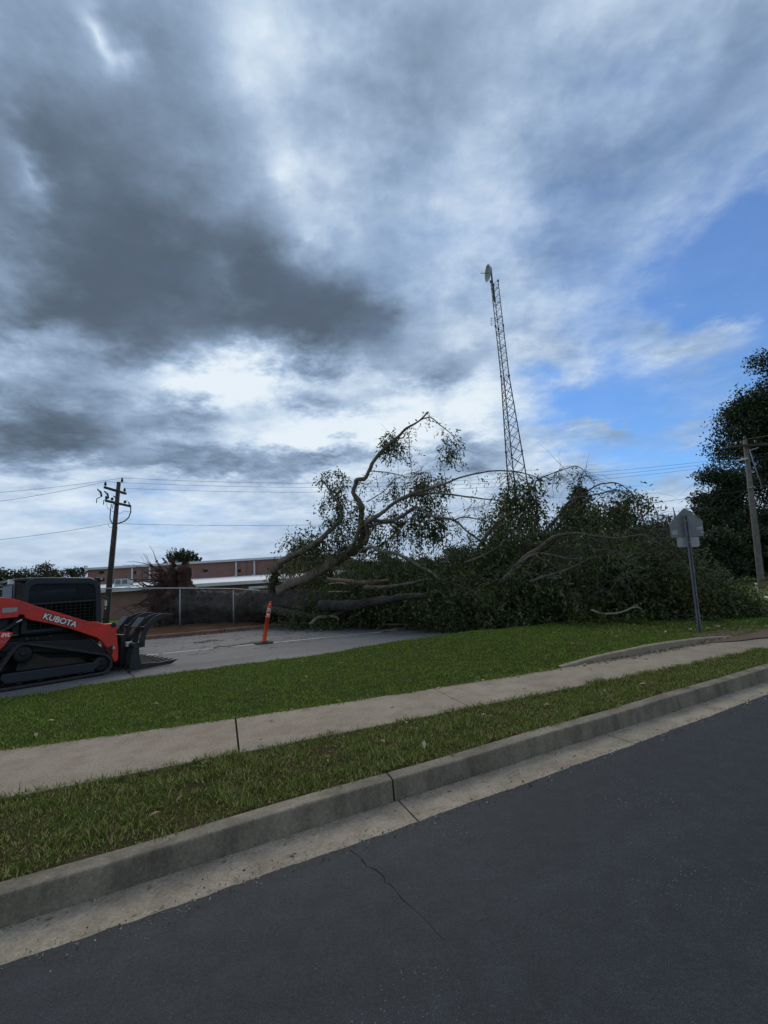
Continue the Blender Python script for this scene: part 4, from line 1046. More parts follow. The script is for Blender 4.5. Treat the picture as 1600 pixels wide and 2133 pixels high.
# ------------------------------------------------------------------ orange delineator post
dp = onz(549, 1340, -.012)
dl = thing('delineator_post', dp, 0, 'orange delineator post with two silver bands leaning on a black rubber base', 'delineator')
top = at(563, 1255, dp.y - .1); ax = (top - dp).normalized()
H_ = (top - dp).length
mb = MB(); n = 20; prof = []
bs = []
for i in range(n):
    th = 2 * math.pi * (i + .5) / n; sq = .25 / max(abs(math.cos(th)), abs(math.sin(th)))
    bs.append((dp.x + min(sq, .30) * math.cos(th + .5), dp.y + min(sq, .30) * math.sin(th + .5), dp.z + .004))
mb.prism(bs, (0, 0, .035)); mb.lathe(dp + Vector((0, 0, .03)), (0, 0, 1), [(0, .16), (.03, .11)], 16); mb.build('rubber_base', M['rubber'], dl)
r0, r1 = .062, .052
rr = lambda h: r0 + (r1 - r0) * h / H_
prof = [(.03, .075), (.06, .07), (.08, rr(.08)), (H_ * .63, rr(H_ * .63)), (H_ * .63, .068), (H_ * .65, .068), (H_ * .65, .05), (H_ * .745, .05), (H_ * .745, .064), (H_ * .785, .064), (H_ * .785, .05), (H_ * .875, .05), (H_ * .875, .068), (H_ * .90, .06), (H_ * .915, .035), (H_ * .93, .05), (H_ * .955, .045), (H_ * .965, .022)]
po = MB().lathe(dp, ax, prof, 18).build('post', M['orange'], dl)
for a, b in ((.655, .74), (.79, .872)): MB().lathe(dp, ax, [(H_ * a, .0515), (H_ * b, .0515)], 18).build('reflective_band', M['reflect'], dl)
ct = dp + ax * (H_ * .965)
hv_ = [ct + ax * (.03 + .03 * math.sin(t)) + Vector((.03 * math.cos(t), 0, 0)) for t in np.linspace(-.3, math.pi + .3, 9)]
MB().tube(hv_, .012, 6).build('lifting_ring', M['orange'], dl)

# ------------------------------------------------------------------ fallen tree
def z3(x, y): return 550 + x / 3.5556, 840 + y / 3.5556
def z4(x, y): return 950 + x / 3.2, 930 + y / 3.2
ft = thing('fallen_tree', at(470, 1300, 20.5), 0, 'huge uprooted oak lying across the drive with broken limbs in the air', 'tree')
def wob(pts, rad, amp, sub=3):
    """resample a limb with a little irregular wander"""
    out = []; ro = []
    for i in range(len(pts) - 1):
        p0 = pts[max(i - 1, 0)]; p1, p2 = pts[i], pts[i + 1]; p3 = pts[min(i + 2, len(pts) - 1)]
        for k in range(sub):
            t = k / sub
            q = .5 * ((2 * p1) + (p2 - p0) * t + (2 * p0 - 5 * p1 + 4 * p2 - p3) * t * t + (3 * p1 - p0 - 3 * p2 + p3) * t ** 3)
            r = rad[i] + (rad[i + 1] - rad[i]) * t
            out.append(q + Vector((random.uniform(-1, 1), random.uniform(-1, 1), random.uniform(-1, 1))) * amp * r); ro.append(r * random.uniform(.86, 1.14))
    out.append(pts[-1]); ro.append(rad[-1]); return out, ro
LIMBS = []
def limb(spec, zf, d0, d1, name='limb', m='limb', n=9, k=.001 / 3.5556, sub=3, broken=False):
    """spec: (x, y, half-width) in the close-up views, depth runs d0..d1 (metres)"""
    N_ = len(spec); pts = []; rad = []
    for i, (x, y, w) in enumerate(spec):
        d = d0 + (d1 - d0) * i / (N_ - 1); pts.append(at(*zf(x, y), d)); rad.append(max(w * k * d, .006))
    P_, R_ = wob(pts, rad, .20, sub)
    mb = MB().tube(P_, R_, n)
    o = mb.build(name, M[m], ft); LIMBS.append((P_, R_)); return o
# trunk: massive log from the root plate into the crown
tk_px = [(385, 1262, 21.3, .78), (430, 1268, 21.0, .70), (500, 1268, 20.5, .68), (570, 1262, 19.8, .70), (640, 1262, 19.0, .56), (720, 1258, 18.2, .44), (800, 1250, 17.4, .36), (900, 1240, 16.3, .28), (1000, 1225, 15.4, .22), (1100, 1200, 14.6, .17)]
tp_, tr_ = wob([at(a, b, c) for a, b, c, _ in tk_px], [r for *_, r in tk_px], .03, 10)
mb = MB(); n = 48; rings = []
from mathutils import noise as mnoise
ref = Vector((0, 0, 1))
for i, p in enumerate(tp_):
    d = (tp_[min(i + 1, len(tp_) - 1)] - tp_[max(i - 1, 0)]).normalized(); a = (ref - d * ref.dot(d)).normalized(); b = d.cross(a)
    rings.append([p + (a * math.cos(2 * math.pi * k / n) + b * math.sin(2 * math.pi * k / n)) * tr_[i] * (1 + .10 * math.sin(5 * 2 * math.pi * k / n + .4 * math.sin(i * .12)) * max(0, 1 - i / 45) + .09 * mnoise.noise(Vector((math.cos(2 * math.pi * k / n) * 5, math.sin(2 * math.pi * k / n) * 5, i * .12))) + .07 * mnoise.noise(Vector((math.cos(2 * math.pi * k / n) * 11, math.sin(2 * math.pi * k / n) * 11, i * .3)))) for k in range(n)])
mb.add([v for r in rings for v in r], [(i * n + k, i * n + (k + 1) % n, (i + 1) * n + (k + 1) % n, (i + 1) * n + k) for i in range(len(rings) - 1) for k in range(n)], True)
mb.add(rings[0], [tuple(range(n))]); mb.build('trunk', M['bark'], ft)
# secondary log and split wood behind the big limb
limb([(10, 1530, 30), (120, 1545, 32), (250, 1565, 28), (420, 1600, 16)], z3, 18.8, 17.6, 'log', 'bark', 10)
limb([(470, 1300, 10), (620, 1320, 16), (760, 1330, 18), (930, 1310, 12)], z3, 16.9, 15.9, 'splintered_limb', 'rawwood', 7, sub=4)
limb([(480, 1340, 5), (560, 1330, 5), (650, 1350, 4)], z3, 16.7, 16.5, 'stripped_branch', 'palewood', 6)
limb([(480, 1395, 5), (640, 1398, 5)], z3, 16.7, 16.5, 'stripped_branch', 'palewood', 6)
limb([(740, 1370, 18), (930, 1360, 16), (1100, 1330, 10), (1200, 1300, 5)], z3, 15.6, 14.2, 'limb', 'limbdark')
limb([(420, 1500, 40), (700, 1490, 36), (1000, 1440, 26), (1200, 1420, 14)], z3, 16.8, 13.6, 'limb', 'bark', 12, sub=5)
# stub, broken and bent over
limb([(62, 1400, 46), (72, 1330, 32), (80, 1270, 28), (82, 1225, 27)], z3, 19.7, 19.4, 'broken_stub', 'bark', 12)
limb([(42, 1242, 3), (70, 1235, 22), (105, 1195, 27), (150, 1160, 26), (210, 1130, 25), (300, 1085, 23), (390, 1030, 20), (480, 950, 17), (540, 890, 14), (575, 835, 11), (566, 780, 9), (540, 725, 8), (500, 665, 7), (460, 610, 5), (420, 555, 4)], z3, 19.3, 18.2, 'bent_limb', n=10)
limb([(100, 1390, 38), (200, 1345, 38), (330, 1288, 36), (480, 1200, 34), (600, 1130, 31), (690, 1080, 29), (722, 1010, 28), (735, 930, 25), (718, 860, 23), (726, 780, 21), (702, 720, 19), (660, 660, 17), (678, 605, 17), (688, 565, 16), (740, 560, 15), (775, 510, 14), (800, 450, 13), (850, 380, 13), (920, 310, 12), (990, 250, 11), (1050, 190, 9), (1150, 130, 7), (1216, 64, 6)], z3, 19.4, 17.4, 'main_limb', n=12)
limb([(610, 1110, 16), (660, 1050, 17), (690, 990, 16), (702, 930, 15), (714, 880, 14)], z3, 18.6, 18.3, n=9)
limb([(745, 1050, 15), (770, 965, 16), (756, 895, 17), (790, 860, 17), (870, 815, 15), (960, 740, 13), (1060, 685, 13), (1200, 640, 11), (1330, 600, 8), (1450, 550, 7), (1600, 515, 6), (1710, 500, 6), (1860, 505, 5), (2000, 540, 3), (2080, 580, 2)], z3, 18.4, 15.6)
limb([(780, 865, 15), (870, 872, 15), (960, 868, 14), (1060, 812, 13), (1130, 770, 12), (1210, 820, 11), (1300, 850, 9), (1410, 865, 8), (1500, 945, 7), (1600, 1015, 7), (1700, 1090, 5), (1790, 1150, 3)], z3, 18.2, 15.8)
limb([(1400, 868, 6), (1480, 842, 5), (1600, 862, 4), (1720, 900, 2)], z3, 16.8, 15.8, n=6)
limb([(1060, 690, 9), (1200, 668, 8), (1320, 670, 7), (1450, 685, 6), (1600, 705, 6), (1770, 725, 4), (1930, 760, 3)], z3, 17.6, 15.6, n=7)
limb([(720, 1100, 15), (800, 1060, 13), (860, 1095, 13), (1000, 1120, 12), (1120, 1190, 12), (1250, 1260, 12), (1310, 1320, 8)], z3, 17.8, 14.6)
limb([(1160, 125, 4), (1230, 103, 4), (1300, 158, 4), (1350, 195, 3), (1410, 250, 2)], z3, 17.5, 17.3, n=6)
limb([(960, 260, 5), (1030, 255, 5), (1055, 210, 4), (1080, 290, 3), (1080, 380, 3), (1095, 480, 2)], z3, 17.7, 17.4, n=6)
limb([(790, 502, 4), (900, 510, 4), (1000, 530, 3), (1060, 550, 2)], z3, 17.9, 17.5, n=6)
limb([(700, 585, 4), (760, 600, 3), (810, 570, 2)], z3, 18.0, 17.9, n=5)
limb([(760, 730, 5), (830, 690, 4), (900, 640, 3), (960, 560, 2)], z3, 18.1, 17.8, n=5)
limb([(780, 915, 10), (860, 890, 8), (960, 885, 7), (1080, 880, 4)], z3, 18.2, 17.6, n=6)
K4 = .001 / 3.2
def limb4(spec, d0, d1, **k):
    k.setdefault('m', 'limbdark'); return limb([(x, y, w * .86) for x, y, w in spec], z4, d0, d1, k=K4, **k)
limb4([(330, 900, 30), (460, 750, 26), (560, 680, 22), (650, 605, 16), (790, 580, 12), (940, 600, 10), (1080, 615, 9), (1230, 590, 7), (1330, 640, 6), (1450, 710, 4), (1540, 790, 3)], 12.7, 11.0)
limb4([(580, 580, 14), (690, 460, 10), (760, 360, 8), (860, 335, 7), (980, 310, 5), (1080, 290, 4), (1160, 330, 3)], 14.0, 13.0, n=7)
limb4([(640, 600, 12), (700, 500, 10), (750, 400, 8), (920, 270, 6), (1000, 245, 5), (1080, 245, 4), (1160, 300, 3), (1230, 360, 2)], 14.2, 13.2, n=7)
limb4([(540, 420, 6), (525, 260, 5), (560, 215, 5), (640, 180, 4), (740, 145, 4), (820, 135, 3), (880, 200, 2)], 14.4, 13.8, n=6)
limb4([(490, 905, 12), (620, 860, 11), (760, 815, 9), (850, 770, 7), (930, 740, 5), (1100, 720, 4), (1210, 780, 3)], 11.6, 10.9, n=7)
limb4([(420, 780, 12), (530, 720, 11), (620, 720, 10), (760, 750, 8), (900, 745, 5)], 12.2, 11.5, n=7)
limb4([(520, 730, 14), (600, 770, 12), (690, 815, 8)], 12.2, 11.8, n=7)
limb4([(600, 880, 6), (700, 880, 6), (760, 960, 5), (800, 1040, 4), (840, 1130, 3)], 11.4, 11.0, n=6)
limb4([(900, 1090, 6), (980, 1115, 7), (1100, 1105, 6), (1190, 1070, 6), (1245, 1086, 3)], 11.1, 10.9, name='stripped_branch', m='palewood', n=7)
limb4([(930, 970, 4), (1030, 970, 4)], 11.9, 11.8, name='stripped_branch', m='palewood', n=6)
limb4([(170, 650, 14), (230, 560, 12), (300, 490, 9), (370, 440, 7)], 13.9, 13.6, n=7)
limb4([(60, 780, 12), (240, 700, 9), (330, 620, 6)], 13.6, 13.2, n=7)
limb4([(900, 690, 5), (1010, 690, 5), (1120, 720, 4), (1230, 710, 3)], 11.3, 10.9, n=6)
# branches on the ground under the log
limb([(340, 1640, 13), (400, 1590, 14), (480, 1580, 13), (560, 1555, 10), (650, 1530, 6)], z3, 16.6, 16.8, 'ground_branch', 'limb', 8)
limb([(490, 1575, 11), (545, 1590, 10), (552, 1612, 7)], z3, 16.6, 16.4, 'ground_branch', 'limb', 7)
limb([(890, 1650, 14), (890, 1560, 10), (880, 1500, 7)], z3, 15.7, 15.7, 'ground_branch', 'limb', 7)
limb([(890, 1640, 8), (1100, 1635, 8), (1260, 1630, 5)], z3, 15.7, 15.2, 'ground_branch', 'limb', 7)
limb([(1060, 1555, 5), (1240, 1545, 4)], z3, 15.2, 14.9, 'ground_branch', 'limb', 6)

# root plate: a lumpy disc of clay with roots
rc = at(362, 1248, 21.6)
bm = bmesh.new(); bmesh.ops.create_icosphere(bm, subdivisions=5, radius=1.0)
td = (tp_[4] - tp_[0]).normalized()
from mathutils import noise as mnoise
for v in bm.verts:
    p = v.co.copy(); nz = mnoise.noise(p * 1.6) * .28 + mnoise.noise(p * 4.1 + Vector((3, 1, 2))) * .22 + mnoise.noise(p * 9.0) * .13 + mnoise.noise(p * 19.0) * .07
    p *= 1 + nz
    prof_ = .42 if p.z > .35 else .7
    v.co = Vector((p.x * prof_, p.y * 1.2, p.z * 1.22))
me = bpy.data.meshes.new('root_plate'); bm.to_mesh(me); bm.free()
R = Matrix.Rotation(math.atan2(td.y, td.x), 4, 'Z')
me.transform(Matrix.Translation(rc + Vector((.1, 0, -.03))) @ R)
me.polygons.foreach_set('use_smooth', [True] * len(me.polygons))
link_mesh('root_plate', me, M['root'], ft)
bt = at(385, 1190, 21.5)
limb([(-580, 1460, 60), (-588, 1330, 52), (-592, 1250, 47), (-590, 1212, 44), (-590, 1196, 36)], z3, 21.3, 21.3, 'root_stump', 'root', 14)
for i in range(170):                                      # roots splaying out to the left of the plate
    a0 = random.uniform(-1.35, 1.35); L_ = random.uniform(.6, 2.1) * (1.15 - .3 * abs(a0))
    p = rc + Vector((-.15, random.uniform(-.8, .6), random.uniform(-.9, 1.15)))
    d = Vector((-1.0, random.uniform(-.6, .3), a0 * .9 + random.uniform(-.2, .5))).normalized()
    pts = [p]; r0_ = random.uniform(.012, .05)
    for k in range(5):
        d = (d + Vector((random.uniform(-.25, .25), random.uniform(-.3, .3), random.uniform(-.32, .28)))).normalized()
        q = pts[-1] + d * L_ / 5; q.z = max(q.z, .15); pts.append(q)
    MB().tube(pts, [r0_, r0_ * .8, r0_ * .6, r0_ * .42, r0_ * .26, .006], 6).build('root', M['root'], ft)
for spec in ([(315, 1245, .05), (300, 1250, .045), (288, 1260, .035), (275, 1265, .012)], [(322, 1222, .05), (308, 1222, .045), (295, 1214, .03)], [(330, 1190, .04), (318, 1180, .03), (305, 1170, .012)], [(365, 1180, .09), (357, 1168, .07), (352, 1160, .03)]):
    MB().tube([at(a, b, 21) for a, b, _ in spec], [c for *_, c in spec], 7).build('root', M['root'], ft)

rs_ = MB()
for i in range(420):
    a0 = random.uniform(0, 6.283); q = random.uniform(.5, 1.15); c = rc + Vector((random.uniform(-.45, .1), math.cos(a0) * q * 1.05, math.sin(a0) * q * 1.25)); c.z = max(c.z, .2)
    d = Vector((random.uniform(-1.1, .1), math.cos(a0) * .7 + random.gauss(0, .4), math.sin(a0) * .7 + random.gauss(0, .4))).normalized(); L_ = random.uniform(.15, .6); r = random.uniform(.005, .016)
    e = c + d * L_ * .5 + Vector((random.gauss(0, .05), random.gauss(0, .05), random.gauss(0, .05))); rs_.tube([c, e, e + (d + Vector((0, random.gauss(0, .4), random.gauss(-.2, .4)))) * L_ * .5], [r, r * .7, r * .3], 4, False)
tag(rs_.build('rootlets', M['root'], ft), kind='stuff')

# foliage: leafy sprays through the crown's volume
def sprays(cen, n_tw, per, tl, ll, lw, droop=.7, spread=.35):
    """cen: (n,3) twig origins"""
    n = len(cen)
    d = unit(rng.normal(size=(n, 3)) * np.array([1, 1, .6]) - np.array([0, 0, droop]))
    tt = np.tile(np.linspace(.1, 1, per), n); idx = np.repeat(np.arange(n), per)
    sagz = np.zeros((n * per, 3)); sagz[:, 2] = -.25 * tl * tt ** 2
    b = cen[idx] + d[idx] * (tl * tt)[:, None] + sagz + rng.normal(0, .015, (n * per, 3))
    ld_ = unit(d[idx] * .6 + rng.normal(size=(n * per, 3)) * .7 - np.array([0, 0, .45]))
    N_ = n * per
    return leaf_quads(b, ld_, rng.uniform(.7, 1.25, N_) * ll, rng.uniform(.7, 1.2, N_) * lw, .2)
def ell(px, py, d, rx, ry, rd, n, shell=.55, per=7, jit=.16):
    c = np.array(at(px, py, d)); s = d * .001; full = n; n = max(3, n // per)
    u = unit(rng.normal(size=(n, 3))); r = rng.uniform(0, 1, (n, 1)) ** (1 / 3) * (1 - shell) + shell * rng.uniform(.75, 1.0, (n, 1)) ** .5
    r *= 1 + .22 * np.sin(u[:, :1] * 5 + px) * np.sin(u[:, 2:] * 6 + py)
    P_ = c + u * np.minimum(r, 1.15) * np.array([rx * s, rd, ry * s]); P_ = np.repeat(P_, per, axis=0); P_ = P_ + rng.normal(0, jit, P_.shape) * np.array([.9, .9, 1.9]); P_[:, 2] = np.maximum(P_[:, 2], .12); return P_
MASS = [(735, 1258, 17.8, 75, 40, 1.0, 700), (650, 1262, 18.4, 42, 32, .6, 240), (660, 1290, 17.6, 60, 12, .5, 200), (640, 1195, 21.6, 62, 42, .8, 800), (730, 1190, 21.0, 70, 42, .9, 650), (850, 1245, 16.7, 130, 58, 1.4, 1250), (800, 1200, 17.8, 60, 34, 1., 420),
        (960, 1235, 15.3, 110, 66, 1.5, 1700), (1010, 1270, 14.2, 120, 34, .9, 1200), (1060, 1160, 14.3, 75, 58, 1.0, 700), (1110, 1245, 13.2, 130, 56, 1.3, 1700), (1240, 1220, 13.5, 150, 56, 1.5, 2000), (1240, 1262, 12.3, 150, 34, 1.0, 1300), (1370, 1235, 12.4, 95, 58, 1.2, 1400),
        (1420, 1266, 11.9, 80, 36, .8, 950), (1490, 1266, 12.2, 70, 34, .8, 850), (1545, 1284, 12.3, 45, 19, .5, 330), (1320, 1165, 13.6, 80, 28, .9, 420), (1180, 1150, 13.8, 60, 26, .8, 300), (1420, 1185, 12.6, 45, 30, .7, 260)]
# hanging curtains of leaves: many small clumps breaking the outline
for _ in range(130):
    x_ = rng.uniform(690, 1470); ytop = np.interp(x_, [690, 800, 900, 1000, 1080, 1150, 1250, 1350, 1420, 1470], [1215, 1190, 1180, 1150, 1090, 1130, 1130, 1120, 1150, 1215])
    d_ = np.interp(x_, [690, 850, 1000, 1150, 1300, 1470], [17.2, 15.8, 14.2, 12.6, 11.9, 11.4]) + rng.uniform(0, 1.6)
    MASS.append((x_, ytop + rng.uniform(0, 1) ** .8 * (1280 - ytop), d_, rng.uniform(8, 22), rng.uniform(14, 34), .3, int(rng.uniform(30, 90))))
V = [sprays(ell(*m_[:6], m_[6]), 0, 11, .42, .108, .036) for m_ in MASS]
quads('crown', np.concatenate(V), M['oakleaf'], ft)
AIRY = [(700, 1005, 18.4, 34, 32, .5, 95), (722, 1050, 18.4, 34, 40, .5, 110), (690, 1055, 18.4, 22, 40, .4, 40), (640, 1115, 19.0, 42, 26, .5, 120), (612, 1140, 19.0, 25, 18, .4, 40), (710, 1110, 18.6, 50, 42, .6, 230), (668, 1140, 18.8, 50, 22, .6, 130), (765, 1070, 18.2, 28, 30, .4, 95), (840, 1035, 17.8, 36, 40, .5, 110),
        (895, 1000, 17.4, 48, 24, .5, 150), (870, 1100, 17.6, 60, 32, .6, 260), (905, 1070, 17.2, 30, 40, .5, 140), (815, 1110, 17.9, 40, 26, .5, 110), (810, 912, 17.8, 22, 22, .4, 75), (830, 935, 17.7, 18, 14, .3, 35), (936, 925, 17.3, 22, 16, .3, 40), (945, 938, 17.3, 14, 12, .2, 30),
        (1075, 1045, 14.8, 38, 42, .6, 230), (1095, 1020, 14.8, 18, 22, .3, 60), (1130, 1070, 14.2, 30, 40, .5, 80), (1030, 1090, 15, 30, 30, .5, 90), (1250, 1065, 13.6, 60, 28, .6, 120), (1310, 1050, 13.4, 40, 24, .5, 80)]
V = [sprays(ell(*m_[:6], m_[6], .2, 10, .10), 0, 7, .45, .145, .054, 1.2) for m_ in [(q[0], q[1], q[2] + .45, q[3] * 1.0, q[4] * 1.0, q[5], int(q[6] * 1.0)) for q in AIRY]]
quads('airborne_foliage', np.concatenate(V), M['oakleaf'], ft)
HP = []
for P_, R_ in LIMBS:
    for p, r in zip(P_, R_):
        if r < .16 and p.z < 3.4:
            for _ in range(3): HP.append((p.x + random.gauss(0, .12), p.y + random.gauss(0, .12), max(.15, p.z + random.gauss(-.05, .12))))
        elif r < .07:
            HP.append((p.x + random.gauss(0, .1), p.y + random.gauss(0, .1), p.z + random.gauss(-.05, .1)))
quads('limb_foliage', sprays(np.array(HP), 0, 7, .4, .13, .045, 1.2), M['oakleaf'], ft)
# fine bare twigs hanging from the limbs
tw_ = MB()
def twigs(c, n, ln, up_=.2, r=.006):
    for _ in range(n):
        d = Vector((random.gauss(0, 1), random.gauss(0, .6), min(.35, random.gauss(up_, .7)))).normalized(); p = c.copy(); pts = [p]
        L_ = ln * random.uniform(.4, 1.3)
        for k in range(5):
            d = (d + Vector((random.gauss(0, .22), random.gauss(0, .22), -.22 + random.gauss(0, .15)))).normalized(); p = p + d * L_ / 5; pts.append(p)
        tw_.tube(pts, [r, r * .85, r * .7, r * .55, r * .4, r * .3], 3, False)
for P_, R_ in LIMBS:
    for p, r in zip(P_[2:], R_[2:]):
        if r < .12 and p.z > .8: twigs(p, 1 + (random.random() < .4), .6, .1, .005)
for px, py, d, n in ((875, 985, 17.5, 60), (845, 1000, 17.6, 40), (812, 925, 17.8, 60), (1000, 1060, 15.6, 70), (1060, 990, 15, 40), (1170, 985, 14, 40), (1215, 990, 13.8, 40), (1280, 1020, 13.4, 40), (1330, 1030, 13.2, 30), (1240, 1130, 12.4, 80), (1320, 1150, 12.0, 80), (1400, 1140, 11.8, 60), (1180, 1190, 11.9, 60), (1300, 1220, 11.4, 50), (1420, 1210, 11.2, 50), (1090, 1190, 12.2, 30), (1000, 1220, 13.2, 30), (1360, 1100, 12.4, 50), (960, 1160, 15, 50), (760, 1230, 17, 40), (880, 1250, 15.6, 50)):
    c = at(px, py, d)
    for _ in range(n // 6): twigs(c + Vector((random.gauss(0, 1), random.gauss(0, .8), random.gauss(0, .6))) * (.12 if py < 1040 else .45), 6, .9, .05, .007)
tag(tw_.build('fine_twigs', M['twig'], ft), kind='stuff')

# loose branches on the asphalt
def loose(px, py, L_, ang, r, label, z=0.0):
    c = onz(px, py, -.012); d = Vector((math.cos(ang), math.sin(ang), 0)); mb_ = MB(); pts = []
    for k in range(9):
        pts.append(c + d * L_ * (k / 8 - .5) + Vector((random.uniform(-.05, .05), random.uniform(-.06, .06), r + random.uniform(0, .03))))
    mb_.tube(pts, [r * (1 - .08 * k) for k in range(9)], 6)
    for k in (2, 4, 5, 6):
        s_ = random.choice((-1, 1)); q = pts[k]; e = q + d * L_ * .16 + Vector((-d.y, d.x, 0)) * s_ * L_ * .15 + Vector((0, 0, .02)); mb_.tube([q, q.lerp(e, .5) + Vector((0, 0, .03)), e], [r * .6, r * .45, r * .2], 5)
    return tag(mb_.build('loose_branch', M['limb']), label, 'branch', 'loose branches on the drive')
loose(850, 1312, 1.7, .35, .03, 'forked broken branch on the drive across the white line end')
loose(700, 1309, 1.3, .2, .025, 'thin broken branch on the drive in front of the log')
loose(430, 1339, .8, .5, .018, 'small twig on the asphalt to the left of the orange post')
loose(500, 1345, 1.4, .55, .014, 'thin spray of twigs on the asphalt just behind the orange post base')
loose(765, 1306, .9, -.2, .02, 'short twig on the asphalt below the leafy crown edge')
wt = MB()
for _ in range(200):
    s_ = rng.uniform(-5, 7.5); t_ = rng.uniform(13.0, 19.0); p = st(s_, t_, 0); a = rng.normal(.35, .5); L_ = rng.uniform(.05, .25)
    d = Vector((math.cos(a), math.sin(a), 0)); wt.tube([p - d * L_ / 2 + Vector((0, 0, .002)), p + Vector((0, rng.normal(0, .03), .012)), p + d * L_ / 2 + Vector((0, 0, .002))], [.003, .004, .002], 4, False)
tag(wt.build('twig_litter', M['twig']), 'scattered twig litter on the parking lot asphalt', 'litter', kind='stuff')

# ------------------------------------------------------------------ background trees
def tree(name, label, base, height, width, nleaf, size, m, lobes=14, trunk_h=.25, group=None, seed=1, depth=None, bare=False):
    r_ = np.random.default_rng(seed); rr = random.Random(seed)
    t = thing(name, base, 0, label, 'tree', group); depth = depth or width * .8
    top = base + Vector((0, 0, height)); r0_ = height * .022 + .05
    mid = base + Vector((rr.uniform(-.3, .3), 0, height * .55))
    MB().tube([base - Vector((0, 0, .3)), base + Vector((0, 0, height * trunk_h)), mid, top - Vector((0, 0, height * .12))], [r0_ * 1.25, r0_, r0_ * .7, r0_ * .15], 8).build('trunk', M['limb'], t)
    cz = height * (1 + trunk_h) / 2; hz_ = height * (1 - trunk_h) / 2; L_ = []
    for i in range(lobes):
        u = r_.normal(size=3); u /= np.linalg.norm(u); k = r_.uniform(.15, .8)
        zz = cz + u[2] * k * hz_; taper = 1.0 - .45 * max(0, (zz - cz) / hz_)
        L_.append((np.array([u[0] * k * width / 2 * taper, u[1] * k * depth / 2 * taper, zz]), r_.uniform(.22, .36) * min(width, height) * .62 * taper))
    for c, rad in L_[:7]:
        e = base + Vector(c); s_ = base + Vector((0, 0, min(height * trunk_h + .1 * height, e.z - base.z)))
        MB().tube([s_, s_.lerp(e, .5) + Vector((0, 0, .1 * height * .2)), e], [r0_ * .45, r0_ * .3, r0_ * .08], 6).build('limb', M['limb'], t)
    w = np.array([q[1] ** 2 for q in L_]); w /= w.sum(); cnt = r_.multinomial(nleaf, w); B = []
    for (c, rad), n in zip(L_, cnt):
        u = unit(r_.normal(size=(n, 3))); q = r_.uniform(0, 1, (n, 1)) ** .45
        bumpy = 1 + .25 * np.sin(u[:, :1] * 7 + c[0] * 3) * np.cos(u[:, 2:] * 6 + c[2]) + .12 * np.sin(u[:, 1:2] * 13)
        B.append(c + u * q * bumpy * rad * np.array([1.1, 1.1, .8]))
    B = np.concatenate(B) + np.array(base); N_ = len(B)
    B[:, 2] = np.maximum(B[:, 2], base.z + .1)
    d = unit(r_.normal(size=(N_, 3)) - np.array([0, 0, .2]))
    quads('crown', leaf_quads(B, d, r_.uniform(.6, 1.3, N_) * size, r_.uniform(.6, 1.2, N_) * size * .55, .2), m, t)
    return t
def gb(px, d): return Vector((at(px, 1180, d).x, d, -.1))
def hgt(px, py, d): return (at(px, py, d).z + .1) * 1.1
G = 'trees behind the fallen oak'
# tall dark pair on the right
tree('tall_tree', 'tall dark tree at the right edge behind the grey utility pole', gb(1712, 43), hgt(1600, 700, 43), 13.5, 110000, .29, M['darkleaf'], 60, .05, seed=11)
tree('tall_tree', 'shorter dark tree left of the tall one, behind the pentagonal sign', gb(1535, 38), hgt(1530, 965, 38), 7.2, 42000, .24, M['darkleaf'], 44, .0, seed=12)
tree('understory_tree', 'low black-green bushy tree below the tall tree at the lawn edge', gb(1590, 34), hgt(1590, 1085, 34), 9.0, 30000, .22, M['darkleaf'], 34, .0, seed=13)
tree('understory_tree', 'low bushy tree between the sign and the dark trees', gb(1470, 33), hgt(1470, 1090, 33), 6.5, 20000, .22, M['darkleaf'], 30, .0, seed=14)
for i, (px, py, d, w, n, sz, mm, lb) in enumerate([
    (1222, 1008, 40, 4.6, 9000, .26, 'midleaf', 'round-topped dark tree rising highest behind the crown of the oak'),
    (1300, 1042, 42, 5.0, 9000, .26, 'midleaf', 'second tree to the right of the round-topped one'),
    (1352, 1062, 44, 4.6, 7000, .26, 'midleaf', 'feathery tree just left of the pentagonal sign'),
    (1420, 1050, 48, 4.2, 5000, .26, 'oliveleaf', 'thin reddish-olive tree directly behind the pentagonal sign'),
    (1160, 1085, 46, 5.0, 7000, .26, 'midleaf', 'low tree at the foot of the lattice tower'),
    (1050, 1120, 52, 6.0, 7000, .28, 'midleaf', 'tree at the left foot of the lattice tower'),
    (970, 1130, 55, 7.0, 7000, .30, 'midleaf', 'tree behind the long drooping branch ends'),
    (890, 1150, 60, 8.0, 7000, .32, 'midleaf', 'distant tree seen under the highest broken limb'),
    (810, 1146, 62, 8.0, 7000, .32, 'midleaf', 'distant tree seen between the two forked limbs'),
    (730, 1150, 60, 8.0, 7000, .32, 'midleaf', 'distant tree seen above the thick slanting limb'),
    (650, 1150, 56, 7.0, 6000, .32, 'midleaf', 'distant tree seen under the bent limb beside the building end'),
    (600, 1160, 60, 5.0, 4000, .32, 'midleaf', 'distant tree touching the right end of the brick building')]):
    tree('background_tree', lb, gb(px, d), hgt(px, py, d), w * 1.25, int(n * 1.4), sz, M[mm], 30, .0, G, seed=20 + i)
for i, (px, py, d, w, n, mm, lb) in enumerate([
    (-10, 1180, 70, 9, 5000, 'oliveleaf', 'olive tree at the left edge behind the loader'),
    (55, 1176, 72, 8, 5000, 'oliveleaf', 'olive tree above the left end of the loader cab'),
    (95, 1163, 74, 7.5, 4200, 'oliveleaf', 'thin-topped tallest olive tree above the loader cab'),
    (158, 1177, 68, 5.5, 4200, 'midleaf', 'small dark rounded tree touching the left end of the brick building')]):
    tree('background_tree', lb, gb(px, d), hgt(px, py, d), w, n, .38, M[mm], 18, .05, 'trees beyond the loader', seed=50 + i)
